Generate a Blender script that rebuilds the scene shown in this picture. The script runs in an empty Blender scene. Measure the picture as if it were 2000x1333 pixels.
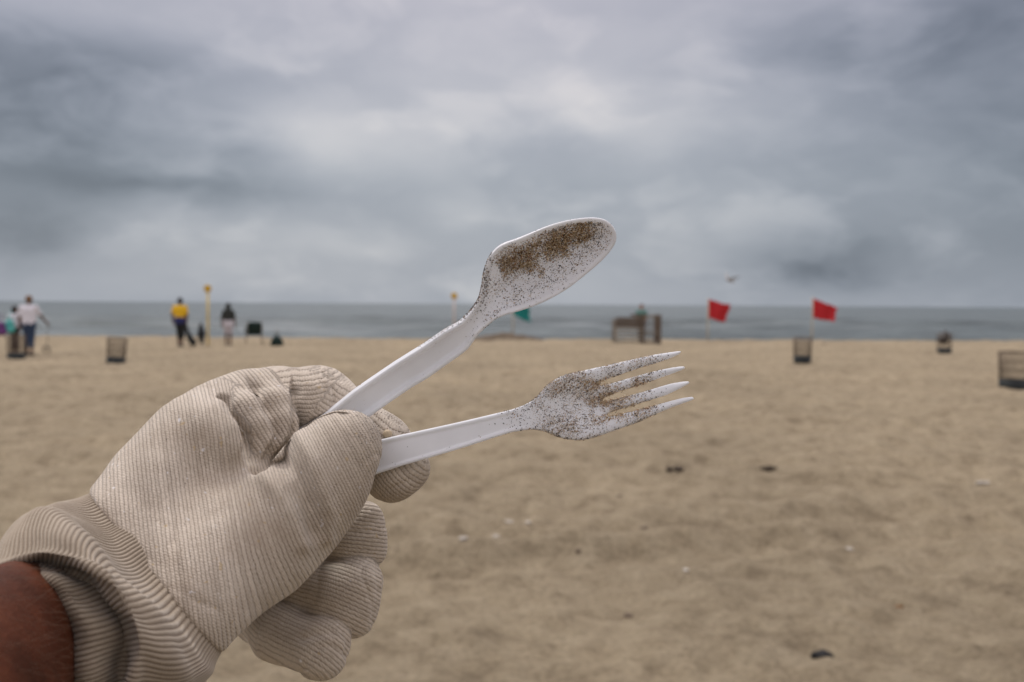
import bpy, math, random
import numpy as np
from mathutils import Vector, Matrix

random.seed(7)
RNG = np.random.default_rng(7)
SC = bpy.context.scene
COL = SC.collection
rad = math.radians

# ------------------------------------------------------------------ camera
FPX = 2000.0                       # focal length in photograph pixels (2000 px wide frame)
CAM_H = 1.6
PITCH = math.atan(72.0 / FPX)
ROLL = rad(0.37)
_f = np.array([0.0, math.cos(PITCH), -math.sin(PITCH)])
_r0 = np.array([1.0, 0.0, 0.0])
_u0 = np.cross(_r0, _f)
CR = _r0 * math.cos(ROLL) + _u0 * math.sin(ROLL)
CU = -_r0 * math.sin(ROLL) + _u0 * math.cos(ROLL)
CF = _f
CP = np.array([0.0, 0.0, CAM_H])

cam = bpy.data.cameras.new('camera')
cam_o = bpy.data.objects.new('camera', cam)
COL.objects.link(cam_o)
cam.sensor_width = 36.0
cam.lens = 36.0
cam.clip_start = 0.02
cam.clip_end = 60000.0
M = Matrix.Identity(4)
for i in range(3):
    M[i][0], M[i][1], M[i][2], M[i][3] = CR[i], CU[i], -CF[i], CP[i]
cam_o.matrix_world = M
cam.dof.use_dof = True
cam.dof.focus_distance = 0.415
cam.dof.aperture_fstop = 14.0
SC.camera = cam_o


def P(px, py, d):
    """world point seen at photograph pixel (px, py) at depth d metres"""
    return CP + d * (CF + CR * (px - 1000.0) / FPX + CU * (666.5 - py) / FPX)


def to_px(p):
    q = np.asarray(p) - CP
    d = q @ CF
    return np.stack([1000 + FPX * (q @ CR) / d, 666.5 - FPX * (q @ CU) / d, d], -1)


# ------------------------------------------------------------------ world and sun
SUN_EL, SUN_AZ = rad(57), rad(-46)           # azimuth measured from +Y (seaward) towards +X
SUN_STR = 1.5
SUN_ANGLE = rad(13)
EXPOSURE = 0.15


def build_world():
    w = bpy.data.worlds.new('World')
    SC.world = w
    w.use_nodes = True
    nt = w.node_tree
    nt.nodes.clear()
    N = nt.nodes.new
    L = nt.links.new

    def math_(op, a, b=None, clamp=False):
        n = N('ShaderNodeMath'); n.operation = op; n.use_clamp = clamp
        for i, v in enumerate((a, b)):
            if v is None:
                continue
            if isinstance(v, (int, float)):
                n.inputs[i].default_value = v
            else:
                L(v, n.inputs[i])
        return n.outputs[0]

    def vmath(op, a, b=None):
        n = N('ShaderNodeVectorMath'); n.operation = op
        for i, v in enumerate((a, b)):
            if v is None:
                continue
            if isinstance(v, (tuple, list)):
                n.inputs[i].default_value = v
            else:
                L(v, n.inputs[i])
        return n

    out = N('ShaderNodeOutputWorld')
    bg = N('ShaderNodeBackground')
    bg.inputs['Strength'].default_value = 0.1
    L(bg.outputs[0], out.inputs[0])
    sky = N('ShaderNodeTexSky')
    sky.sky_type = 'NISHITA'
    sky.sun_disc = False
    sky.sun_elevation = SUN_EL
    sky.sun_rotation = SUN_AZ
    sky.altitude = 0.0
    sky.dust_density = 3.0
    tc = N('ShaderNodeTexCoord')
    d = tc.outputs['Generated']
    # warp the direction a little so that cloud banks have torn, soft edges
    wn = N('ShaderNodeTexNoise')
    wn.inputs['Scale'].default_value = 5.0
    wn.inputs['Detail'].default_value = 4.0
    wm = vmath('MULTIPLY', d, (1.0, 1.0, 3.0))
    L(wm.outputs[0], wn.inputs['Vector'])
    ws = vmath('SUBTRACT', wn.outputs['Color'], (0.5, 0.5, 0.5))
    wk = vmath('MULTIPLY', ws.outputs[0], (0.10, 0.0, 0.06))
    dw = vmath('ADD', d, wk.outputs[0]).outputs[0]

    # cloud masses, plus dark side banks that paint in lens vignette: (px, py, half width px, half height px, amount)
    blobs = [
        (1010, 110, 420, 150, .10), (520, 222, 200, 46, .16), (625, 285, 95, 44, .15),
        (800, 300, 100, 55, .10), (900, 405, 70, 38, .09), (640, 480, 210, 30, .07),
        (725, 498, 45, 16, .05), (1300, 262, 190, 45, .07), (1180, 190, 130, 90, .05),
        (1390, 75, 130, 45, .06), (1600, 140, 120, 30, .05), (200, 30, 320, 40, .05),
        (80, 100, 220, 55, -.08), (200, 215, 300, 90, -.15), (60, 300, 230, 90, -.06),
        (300, 372, 260, 34, -.12), (30, 445, 110, 42, -.12), (1560, 512, 150, 42, -.18),
        (1440, 470, 130, 22, -.05), (2150, 260, 380, 330, -.17), (1640, 95, 260, 50, -.05),
        (1850, 20, 420, 70, -.10), (640, 130, 130, 90, -.03), (-250, 260, 380, 300, -.10),
        (560, 400, 160, 25, -.03), (1050, 380, 200, 40, -.03),
        (700, 560, 900, 40, .04), (1080, 300, 90, 30, -.04), (420, 300, 120, 40, -.04),
    ]
    total = None
    for (bx, by, bw, bh, amp) in blobs:
        p = P(bx, by, 1.0) - CP
        c = p / np.linalg.norm(p)
        s1 = vmath('SUBTRACT', dw, tuple(c))
        s2 = vmath('MULTIPLY', s1.outputs[0], (FPX / bw, 1.2, FPX / bh))
        dt = vmath('DOT_PRODUCT', s2.outputs[0], s2.outputs[0]).outputs['Value']
        e = math_('EXPONENT', math_('MULTIPLY', dt, -1.0))
        e = math_('MULTIPLY', e, amp)
        total = e if total is None else math_('ADD', total, e)
    # broad and fine cloud structure over the whole dome
    for sc_, det, amp, zs in ((3.0, 4.0, 0.10, 2.6), (8.0, 5.0, 0.08, 1.8), (22.0, 4.0, 0.03, 1.6)):
        n = N('ShaderNodeTexNoise')
        n.inputs['Scale'].default_value = sc_
        n.inputs['Detail'].default_value = det
        n.inputs['Roughness'].default_value = 0.55
        v = vmath('MULTIPLY', dw, (1.0, 1.0, zs))
        L(v.outputs[0], n.inputs['Vector'])
        t = math_('MULTIPLY', math_('SUBTRACT', n.outputs['Fac'], 0.5), amp)
        total = math_('ADD', total, t)
    # torn, brighter puffs where the cloud deck thins
    for sc_, amp, lo_, hi_, zs in ((7.0, 0.085, 0.49, 0.66, 2.0), (13.0, 0.03, 0.48, 0.70, 2.0)):
        n = N('ShaderNodeTexNoise')
        n.inputs['Scale'].default_value = sc_
        n.inputs['Detail'].default_value = 6.0
        n.inputs['Roughness'].default_value = 0.5
        v = vmath('MULTIPLY', dw, (1.0, 1.0, zs))
        v = vmath('ADD', v.outputs[0], (3.7, 1.9, 0.8))
        L(v.outputs[0], n.inputs['Vector'])
        mr = N('ShaderNodeMapRange'); mr.interpolation_type = 'SMOOTHSTEP'
        mr.inputs['From Min'].default_value = lo_; mr.inputs['From Max'].default_value = hi_
        L(n.outputs['Fac'], mr.inputs['Value'])
        total = math_('ADD', total, math_('MULTIPLY', mr.outputs['Result'], amp))
    bright = math_('ADD', total, 0.375)
    bright = math_('MAXIMUM', bright, 0.09)
    # overcast skies grow brighter towards the zenith
    sep = N('ShaderNodeSeparateXYZ')
    L(d, sep.inputs[0])
    z = math_('MAXIMUM', sep.outputs['Z'], 0.0)
    mr = N('ShaderNodeMapRange'); mr.interpolation_type = 'SMOOTHSTEP'
    mr.inputs['From Min'].default_value = 0.22; mr.inputs['From Max'].default_value = 0.66
    mr.inputs['To Min'].default_value = 1.0; mr.inputs['To Max'].default_value = 2.9
    L(z, mr.inputs['Value'])
    lift = mr.outputs['Result']
    bright = math_('MULTIPLY', bright, lift)
    # tint: dark masses bluish, bright ones neutral
    ramp = N('ShaderNodeValToRGB')
    cr = ramp.color_ramp
    cr.elements[0].position = 0.12; cr.elements[0].color = (0.79, 0.945, 1.16, 1)
    cr.elements[1].position = 0.62; cr.elements[1].color = (1.0, 0.99, 0.985, 1)
    m = cr.elements.new(0.36); m.color = (0.89, 0.962, 1.085, 1)
    L(bright, ramp.inputs[0])
    # a touch of lilac higher up
    lil = N('ShaderNodeMix'); lil.data_type = 'RGBA'; lil.blend_type = 'MULTIPLY'
    lf = math_('MULTIPLY', math_('SUBTRACT', z, 0.12), 5.0, True)
    L(lf, lil.inputs['Factor'])
    L(ramp.outputs[0], lil.inputs[6])
    lil.inputs[7].default_value = (1.04, 0.975, 1.03, 1)
    vs = N('ShaderNodeVectorMath'); vs.operation = 'SCALE'
    L(lil.outputs[2], vs.inputs[0])
    L(math_('MULTIPLY', bright, 10.0), vs.inputs['Scale'])
    mix = N('ShaderNodeMix'); mix.data_type = 'RGBA'
    mix.inputs['Factor'].default_value = 0.93
    L(sky.outputs[0], mix.inputs[6])
    L(vs.outputs[0], mix.inputs[7])
    L(mix.outputs[2], bg.inputs['Color'])


build_world()

sun = bpy.data.lights.new('sun', 'SUN')
sun.energy = SUN_STR
sun.angle = SUN_ANGLE
sun.color = (1.0, 0.985, 0.955)
sun_o = bpy.data.objects.new('sun', sun)
COL.objects.link(sun_o)
sd = Vector((math.sin(SUN_AZ) * math.cos(SUN_EL), math.cos(SUN_AZ) * math.cos(SUN_EL), math.sin(SUN_EL)))
sun_o.rotation_euler = sd.to_track_quat('Z', 'Y').to_euler()
sun_o.location = (0, 0, 30)

SC.view_settings.view_transform = 'Standard'
SC.view_settings.look = 'None'
SC.view_settings.exposure = EXPOSURE
SC.view_settings.gamma = 1.0
SC.view_settings.use_curve_mapping = False
SC.cycles.use_denoising = True
SC.cycles.max_bounces = 6
SC.cycles.diffuse_bounces = 3
SC.cycles.caustics_reflective = False
SC.cycles.caustics_refractive = False


# ------------------------------------------------------------------ material helpers
class NT:
    def __init__(self, name):
        self.m = bpy.data.materials.new(name)
        self.m.use_nodes = True
        self.t = self.m.node_tree
        self.b = self.t.nodes['Principled BSDF']

    def n(self, typ, **kw):
        o = self.t.nodes.new(typ)
        for k, v in kw.items():
            setattr(o, k, v)
        return o

    def l(self, a, b):
        self.t.links.new(a, b)

    def math(self, op, a, b=None, clamp=False):
        n = self.n('ShaderNodeMath', operation=op, use_clamp=clamp)
        for i, v in enumerate((a, b)):
            if v is None:
                continue
            if isinstance(v, (int, float)):
                n.inputs[i].default_value = v
            else:
                self.l(v, n.inputs[i])
        return n.outputs[0]

    def noise(self, vec, scale, detail=4.0, rough=0.55, out='Fac'):
        n = self.n('ShaderNodeTexNoise')
        n.inputs['Scale'].default_value = scale
        n.inputs['Detail'].default_value = detail
        n.inputs['Roughness'].default_value = rough
        if vec is not None:
            self.l(vec, n.inputs['Vector'])
        return n.outputs[out]

    def ramp(self, fac, stops):
        n = self.n('ShaderNodeValToRGB')
        e = n.color_ramp.elements
        e[0].position, e[0].color = stops[0][0], (*stops[0][1], 1)
        e[1].position, e[1].color = stops[-1][0], (*stops[-1][1], 1)
        for p, c in stops[1:-1]:
            x = e.new(p); x.color = (*c, 1)
        self.l(fac, n.inputs[0])
        return n.outputs[0]

    def mix(self, fac, a, b, blend='MIX'):
        n = self.n('ShaderNodeMix', data_type='RGBA', blend_type=blend)
        for i, v in ((0, fac), (6, a), (7, b)):
            if isinstance(v, (int, float)):
                n.inputs[i].default_value = v
            elif isinstance(v, tuple):
                n.inputs[i].default_value = (*v, 1)
            else:
                self.l(v, n.inputs[i])
        return n.outputs[2]

    def bump(self, height, strength=0.5, dist=0.01, normal=None):
        n = self.n('ShaderNodeBump')
        n.inputs['Strength'].default_value = strength
        n.inputs['Distance'].default_value = dist
        self.l(height, n.inputs['Height'])
        if normal is not None:
            self.l(normal, n.inputs['Normal'])
        return n.outputs[0]

    def obj(self):
        return self.n('ShaderNodeTexCoord').outputs['Object']

    def done(self, color=None, rough=None, normal=None, spec=None):
        if color is not None:
            if isinstance(color, tuple):
                self.b.inputs['Base Color'].default_value = (*color, 1)
            else:
                self.l(color, self.b.inputs['Base Color'])
        if rough is not None:
            if isinstance(rough, (int, float)):
                self.b.inputs['Roughness'].default_value = rough
            else:
                self.l(rough, self.b.inputs['Roughness'])
        if normal is not None:
            self.l(normal, self.b.inputs['Normal'])
        if spec is not None:
            self.b.inputs['Specular IOR Level'].default_value = spec
        return self.m


def plain(name, c, rough=0.8, var=0.18, scale=6.0, spec=0.3):
    """a matt material with some uneven tone"""
    t = NT(name)
    v = t.noise(t.obj(), scale, 5.0, 0.6)
    a = tuple(x * (1 - var) for x in c)
    b = tuple(min(1.0, x * (1 + var)) for x in c)
    col = t.ramp(v, [(0.3, a), (0.7, b)])
    nb = t.bump(t.noise(t.obj(), scale * 8, 3.0), 0.25, 0.004)
    return t.done(col, rough, nb, spec)


# ------------------------------------------------------------------ mesh helpers
def tag(o, label=None, cat=None, group=None, kind=None):
    if label: o['label'] = label
    if cat: o['category'] = cat
    if group: o['group'] = group
    if kind: o['kind'] = kind
    return o


def empty(name, loc, rz=0.0):
    o = bpy.data.objects.new(name, None)
    o.empty_display_size = 0.05
    COL.objects.link(o)
    o.location = tuple(loc)
    o.rotation_euler = (0, 0, rz)
    return o


def mesh_np(name, V, F, mat, parent=None, smooth=True, loc=None):
    """V (n,3), F: array (m,3|4) or a list of such arrays"""
    me = bpy.data.meshes.new(name)
    V = np.asarray(V, dtype=np.float32)
    Fs = F if isinstance(F, list) else [F]
    Fs = [np.asarray(f, dtype=np.int32) for f in Fs if len(f)]
    me.vertices.add(len(V))
    me.vertices.foreach_set('co', V.ravel())
    loops = np.concatenate([f.ravel() for f in Fs])
    tot = np.concatenate([np.full(len(f), f.shape[1], np.int32) for f in Fs])
    start = np.concatenate([[0], np.cumsum(tot)[:-1]]).astype(np.int32)
    me.loops.add(len(loops))
    me.loops.foreach_set('vertex_index', loops)
    me.polygons.add(len(tot))
    me.polygons.foreach_set('loop_start', start)
    me.polygons.foreach_set('loop_total', tot)
    me.polygons.foreach_set('use_smooth', np.full(len(tot), smooth, bool))
    me.update(calc_edges=True)
    me.validate()
    if mat is not None:
        me.materials.append(mat)
    o = bpy.data.objects.new(name, me)
    COL.objects.link(o)
    if parent is not None:
        o.parent = parent
    if loc is not None:
        o.location = tuple(loc)
    return o


def point_attr(o, name, data, typ='FLOAT_VECTOR'):
    a = o.data.attributes.new(name, typ, 'POINT')
    a.data.foreach_set('color' if 'COLOR' in typ else 'vector', np.asarray(data, np.float32).ravel())


class MB:
    """collects boxes, tubes and grids into one mesh"""
    def __init__(self):
        self.V = []; self.F4 = []; self.F3 = []; self.n = 0

    def add(self, V, F):
        V = np.asarray(V, float)
        for f in F:
            f = tuple(int(i) + self.n for i in f)
            if len(f) == 4: self.F4.append(f)
            else: self.F3.append(f)
        self.V.append(V); self.n += len(V)

    def box(self, c, s, rot=None):
        s = np.asarray(s, float) / 2
        b = min(s) * 0.25
        # bevelled along its edges: two stacked octagon-like loops would be heavy, a chamfered box is enough
        V = []
        for sx in (-1, 1):
            for sy in (-1, 1):
                for sz in (-1, 1):
                    V.append((sx * (s[0] - b), sy * (s[1] - b), sz * s[2]))
                    V.append((sx * (s[0] - b), sy * s[1], sz * (s[2] - b)))
                    V.append((sx * s[0], sy * (s[1] - b), sz * (s[2] - b)))
        V = np.array(V)
        F = []
        idx = lambda sx, sy, sz, k: ((sx * 2 + sy) * 2 + sz) * 3 + k
        for sz in (0, 1):
            q = [idx(0, 0, sz, 0), idx(1, 0, sz, 0), idx(1, 1, sz, 0), idx(0, 1, sz, 0)]
            F.append(q if sz else q[::-1])
        for sy in (0, 1):
            q = [idx(0, sy, 0, 1), idx(0, sy, 1, 1), idx(1, sy, 1, 1), idx(1, sy, 0, 1)]
            F.append(q if sy else q[::-1])
        for sx in (0, 1):
            q = [idx(sx, 0, 0, 2), idx(sx, 1, 0, 2), idx(sx, 1, 1, 2), idx(sx, 0, 1, 2)]
            F.append(q if sx else q[::-1])
        for a in (0, 1):
            for b_ in (0, 1):
                F.append([idx(0, a, b_, 0), idx(1, a, b_, 0), idx(1, a, b_, 1), idx(0, a, b_, 1)])
                F.append([idx(a, 0, b_, 0), idx(a, 1, b_, 0), idx(a, 1, b_, 2), idx(a, 0, b_, 2)])
                F.append([idx(a, b_, 0, 1), idx(a, b_, 1, 1), idx(a, b_, 1, 2), idx(a, b_, 0, 2)])
        for a in (0, 1):
            for b_ in (0, 1):
                for c_ in (0, 1):
                    F.append([idx(a, b_, c_, 0), idx(a, b_, c_, 1), idx(a, b_, c_, 2)])
        if rot is not None:
            V = V @ np.asarray(rot).T
        self.add(V + np.asarray(c, float), F)

    def tube(self, pts, r, n=8, caps=True):
        pts = np.asarray(pts, float)
        m = len(pts)
        rr = np.full(m, r) if np.isscalar(r) else np.asarray(r, float)
        tg = np.gradient(pts, axis=0)
        tg /= np.linalg.norm(tg, axis=1)[:, None] + 1e-12
        ref = np.array([0, 0, 1.0]) if abs(tg[0][2]) < 0.9 else np.array([1.0, 0, 0])
        a = np.cross(tg[0], ref); a /= np.linalg.norm(a)
        V = []
        th = np.arange(n) * 2 * math.pi / n
        for i in range(m):
            a = a - tg[i] * (a @ tg[i]); a /= np.linalg.norm(a)
            b = np.cross(tg[i], a)
            V.append(pts[i] + rr[i] * (np.cos(th)[:, None] * a + np.sin(th)[:, None] * b))
        V = np.concatenate(V)
        F = []
        for i in range(m - 1):
            for j in range(n):
                k = (j + 1) % n
                F.append((i * n + j, i * n + k, (i + 1) * n + k, (i + 1) * n + j))
        if caps:
            V = np.concatenate([V, pts[:1], pts[-1:]])
            c0, c1 = m * n, m * n + 1
            for j in range(n):
                k = (j + 1) % n
                F.append((c0, k, j)); F.append((c1, (m - 1) * n + j, (m - 1) * n + k))
        self.add(V, F)

    def lathe(self, prof, n=24, c=(0, 0, 0)):
        """prof: list of (r, z)"""
        th = np.arange(n) * 2 * math.pi / n
        V = np.concatenate([np.stack([r * np.cos(th), r * np.sin(th), np.full(n, z)], -1) for r, z in prof])
        F = []
        for i in range(len(prof) - 1):
            for j in range(n):
                k = (j + 1) % n
                F.append((i * n + j, i * n + k, (i + 1) * n + k, (i + 1) * n + j))
        self.add(V + np.asarray(c, float), F)

    def grid(self, G):
        """G (a,b,3)"""
        a, b = G.shape[:2]
        F = [(i * b + j, i * b + j + 1, (i + 1) * b + j + 1, (i + 1) * b + j) for i in range(a - 1) for j in range(b - 1)]
        self.add(G.reshape(-1, 3), F)

    def build(self, name, mat, parent=None, smooth=True, loc=None):
        V = np.concatenate(self.V)
        Fs = []
        if self.F4: Fs.append(np.array(self.F4))
        if self.F3: Fs.append(np.array(self.F3))
        return mesh_np(name, V, Fs, mat, parent, smooth, loc)


# ------------------------------------------------------------------ value noise (for relief)
def _hash(i, j, seed):
    n = (i.astype(np.int64) * 374761393 + j.astype(np.int64) * 668265263 + seed * 974711) & 0x7fffffff
    n = ((n ^ (n >> 13)) * 1274126177) & 0x7fffffff
    return ((n ^ (n >> 16)) & 0xffff) / 65535.0


def vnoise(x, y, seed=0):
    xi, yi = np.floor(x), np.floor(y)
    fx, fy = x - xi, y - yi
    fx = fx * fx * (3 - 2 * fx); fy = fy * fy * (3 - 2 * fy)
    xi = xi.astype(np.int64); yi = yi.astype(np.int64)
    a = _hash(xi, yi, seed); b = _hash(xi + 1, yi, seed)
    c = _hash(xi, yi + 1, seed); d = _hash(xi + 1, yi + 1, seed)
    return (a * (1 - fx) + b * fx) * (1 - fy) + (c * (1 - fx) + d * fx) * fy - 0.5


def noise3(p, s, seed=0):
    return (vnoise(p[:, 0] * s, p[:, 1] * s + p[:, 2] * s * 0.7, seed)
            + vnoise(p[:, 1] * s + 17.3, p[:, 2] * s - p[:, 0] * s * 0.6, seed + 1)
            + vnoise(p[:, 2] * s - 5.1, p[:, 0] * s + p[:, 1] * s * 0.5, seed + 2)) / 1.5


# ------------------------------------------------------------------ implicit surfaces
def sstep(a, b, x):
    t = np.clip((x - a) / (b - a), 0, 1)
    return t * t * (3 - 2 * t)


class Field:
    def __init__(self, lo, hi, h):
        self.lo = np.asarray(lo, float); self.h = h
        self.n = np.ceil((np.asarray(hi) - self.lo) / h).astype(int) + 1
        self.F = np.full(self.n, 0.5, np.float32)

    def axes(self, sl=None):
        ax = [self.lo[i] + self.h * np.arange(self.n[i]) for i in range(3)]
        if sl is not None:
            ax = [ax[i][sl[i]] for i in range(3)]
        return [a.astype(np.float32) for a in ax]

    def cone(self, a, b, ra, rb, k):
        a = np.asarray(a, float); b = np.asarray(b, float)
        m = max(ra, rb) + 2.2 * k + 3 * self.h
        i0 = np.maximum(np.floor((np.minimum(a, b) - m - self.lo) / self.h).astype(int), 0)
        i1 = np.minimum(np.ceil((np.maximum(a, b) + m - self.lo) / self.h).astype(int) + 1, self.n)
        if np.any(i1 <= i0):
            return
        sl = tuple(slice(i0[i], i1[i]) for i in range(3))
        x, y, z = self.axes(sl)
        D = cone_eval(x[:, None, None], y[None, :, None], z[None, None, :], a, b, ra, rb)
        self.F[sl] = smin(self.F[sl], D, k)

    def union(self, other, k):
        self.F = smin(self.F, other.F, k)


def cone_eval(x, y, z, a, b, ra, rb):
    d = b - a
    L2 = float(d @ d)
    px, py, pz = x - np.float32(a[0]), y - np.float32(a[1]), z - np.float32(a[2])
    if L2 < 1e-14:
        return np.sqrt(px * px + py * py + pz * pz) - np.float32(ra)
    t = np.clip((px * np.float32(d[0]) + py * np.float32(d[1]) + pz * np.float32(d[2])) / np.float32(L2), 0, 1)
    qx, qy, qz = px - t * np.float32(d[0]), py - t * np.float32(d[1]), pz - t * np.float32(d[2])
    return np.sqrt(qx * qx + qy * qy + qz * qz) - (np.float32(ra) + t * np.float32(rb - ra))


def smin(a, b, k):
    if k <= 0:
        return np.minimum(a, b)
    h = np.maximum(k - np.abs(a - b), 0) / k
    return np.minimum(a, b) - h * h * (k * 0.25)


def smax(a, b, k):
    return -smin(-a, -b, k)


def tri(F, q):
    n = np.array(F.shape)
    q = np.clip(q, 0, n - 1.001)
    i = np.floor(q).astype(int)
    f = (q - i).astype(np.float32)
    r = 0
    for dx in (0, 1):
        for dy in (0, 1):
            for dz in (0, 1):
                w = (f[:, 0] if dx else 1 - f[:, 0]) * (f[:, 1] if dy else 1 - f[:, 1]) * (f[:, 2] if dz else 1 - f[:, 2])
                r = r + w * F[i[:, 0] + dx, i[:, 1] + dy, i[:, 2] + dz]
    return r


def surface_nets(fd):
    F = fd.F
    s = F < 0
    cnt = np.zeros(np.array(F.shape) - 1, np.uint8)
    for dx in (0, 1):
        for dy in (0, 1):
            for dz in (0, 1):
                cnt += s[dx:F.shape[0] - 1 + dx, dy:F.shape[1] - 1 + dy, dz:F.shape[2] - 1 + dz]
    act = (cnt > 0) & (cnt < 8)
    idx = np.argwhere(act)
    vid = np.full(act.shape, -1, np.int32)
    vid[tuple(idx.T)] = np.arange(len(idx))
    acc = np.zeros((len(idx), 3)); num = np.zeros(len(idx))
    C = [(a, b, c) for a in (0, 1) for b in (0, 1) for c in (0, 1)]
    vals = {c: F[idx[:, 0] + c[0], idx[:, 1] + c[1], idx[:, 2] + c[2]] for c in C}
    for c in C:
        for ax in range(3):
            if c[ax] == 0:
                e = list(c); e[ax] = 1; e = tuple(e)
                va, vb = vals[c], vals[e]
                m = (va < 0) != (vb < 0)
                t = np.where(m, va / (va - vb + 1e-20), 0)
                p = np.array(c, float)[None, :].repeat(len(idx), 0)
                p[:, ax] += t
                acc[m] += p[m]; num[m] += 1
    Q = idx + acc / num[:, None]
    quads = []
    for ax in range(3):
        o1, o2 = (ax + 1) % 3, (ax + 2) % 3
        sl0 = [slice(None)] * 3; sl1 = [slice(None)] * 3
        sl0[ax] = slice(0, -1); sl1[ax] = slice(1, None)
        for o in (o1, o2):
            sl0[o] = slice(1, -1); sl1[o] = slice(1, -1)
        a = s[tuple(sl0)]; b = s[tuple(sl1)]
        e = np.argwhere(a != b)
        if not len(e):
            continue
        flip = ~a[tuple(e.T)]
        cell = e.copy(); cell[:, o1] += 1; cell[:, o2] += 1
        def cv(d1, d2):
            q = cell.copy(); q[:, o1] += d1; q[:, o2] += d2
            return vid[tuple(q.T)]
        q = np.stack([cv(-1, -1), cv(0, -1), cv(0, 0), cv(-1, 0)], -1)
        q[flip] = q[flip][:, ::-1]
        quads.append(q)
    quads = np.concatenate(quads)
    quads = quads[(quads >= 0).all(1)]
    # settle the vertices on the surface
    for _ in range(2):
        g = np.stack([(tri(F, Q + d) - tri(F, Q - d)) * 0.5 for d in np.eye(3) * 0.7], -1) / 0.7
        v = tri(F, Q)
        gl = (g * g).sum(1) + 1e-12
        step = (v / gl)[:, None] * g
        L = np.linalg.norm(step, axis=1)[:, None]
        step *= np.minimum(1, 0.6 / (L + 1e-9))
        Q = Q - step
    g = np.stack([(tri(F, Q + d) - tri(F, Q - d)) for d in np.eye(3) * 0.8], -1)
    Nn = g / (np.linalg.norm(g, axis=1)[:, None] + 1e-12)
    return fd.lo + Q * fd.h, quads, Nn


def relax(V, quads, it=2, lam=0.5):
    for _ in range(it):
        acc = np.zeros_like(V); num = np.zeros(len(V))
        for i in range(4):
            j = (i + 1) % 4
            np.add.at(acc, quads[:, i], V[quads[:, j]]); np.add.at(num, quads[:, i], 1)
            np.add.at(acc, quads[:, j], V[quads[:, i]]); np.add.at(num, quads[:, j], 1)
        V = V + lam * (acc / num[:, None] - V)
    return V


def vnormals(V, quads):
    n = np.cross(V[quads[:, 2]] - V[quads[:, 0]], V[quads[:, 3]] - V[quads[:, 1]])
    N = np.zeros_like(V)
    for i in range(4):
        np.add.at(N, quads[:, i], n)
    return N / (np.linalg.norm(N, axis=1)[:, None] + 1e-12)


def sdf_obj(name, prims, h, mat, parent=None, k=0.02, clip=None, loc=None):
    """prims: list of (a, b, ra, rb[, k])"""
    lo = np.min([np.minimum(p[0], p[1]) - max(p[2], p[3]) for p in prims], axis=0) - 4 * h
    hi = np.max([np.maximum(p[0], p[1]) + max(p[2], p[3]) for p in prims], axis=0) + 4 * h
    fd = Field(lo, hi, h)
    for p in prims:
        fd.cone(p[0], p[1], p[2], p[3], p[4] if len(p) > 4 else k)
    if clip is not None:
        x, y, z = fd.axes()
        for (pt, nn) in clip:       # keep the side where (p-pt).n < 0
            D = ((x - pt[0]) * nn[0])[:, None, None] + ((y - pt[1]) * nn[1])[None, :, None] + ((z - pt[2]) * nn[2])[None, None, :]
            fd.F = smax(fd.F, D.astype(np.float32), h)
    V, Q, N = surface_nets(fd)
    return mesh_np(name, V, Q, mat, parent, True, loc)


# ------------------------------------------------------------------ ground relief
def crest(x):
    return 47.0 + 0.07 * np.clip(x, -40, 40) + 0.8 * vnoise(x * 0.12, x * 0 + 3.0, 5)


def gz(x, y):
    x = np.asarray(x, float); y = np.asarray(y, float)
    c = crest(x)
    t = np.maximum(y - c, 0)
    z = -t * t / (t + 4.0) * 0.13
    z = z + 0.10 * vnoise(x * 0.10, y * 0.05, 1) * np.clip((y - 8) / 20, 0, 1)
    z = z + 0.05 * vnoise(x * 0.45 + 3, y * 0.33, 2) * np.clip((60 - y) / 20, 0, 1)
    # trampled sand: dimples and ridges
    z = z + (0.075 * vnoise(x * 1.9, y * 1.3, 3) + 0.070 * vnoise(x * 4.3, y * 3.2, 4) + 0.036 * vnoise(x * 9.0, y * 7.5, 6) + 0.014 * vnoise(x * 21.0, y * 19.0, 8))
    # the low mound at the foot of the teal flag
    m0 = P(997, 660, 1) - CP
    ym = 45.3; xm = m0[0] / m0[1] * ym
    z = z + 0.10 * np.exp(-((x - xm) / 0.95) ** 2 - ((y - ym) / 0.9) ** 2)
    # old wheel tracks sweeping across the beach
    for y0, sl_, cv in ((6.3, .22, .02), (7.1, .22, .02), (9.4, -.10, .012), (10.6, -.10, .012), (14.0, -.06, .006), (16.0, -.06, .006), (21.0, .05, .003), (24.0, .05, .003)):
        e = (y - (y0 + sl_ * x + cv * x * x)) / (0.16 + 0.010 * y0)
        w_ = np.clip((70 - np.abs(x)) / 20, 0, 1)
        z = z + w_ * (-0.055 * np.exp(-e ** 2) + 0.028 * np.exp(-(np.abs(e) - 1.7) ** 2 * 1.5))
    return z


def ground_at(px, py):
    """ground point under a photograph pixel (flat-beach intersection, then its relief)"""
    d = P(px, py, 1.0) - CP
    t = CAM_H / -d[2]
    p = CP + d * t
    return np.array([p[0], p[1], float(gz(p[0], p[1]))])


def at_dist(px, y):
    d = P(px, 595, 1.0) - CP
    x = d[0] / d[1] * y
    return np.array([x, y, float(gz(x, y))])


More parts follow.
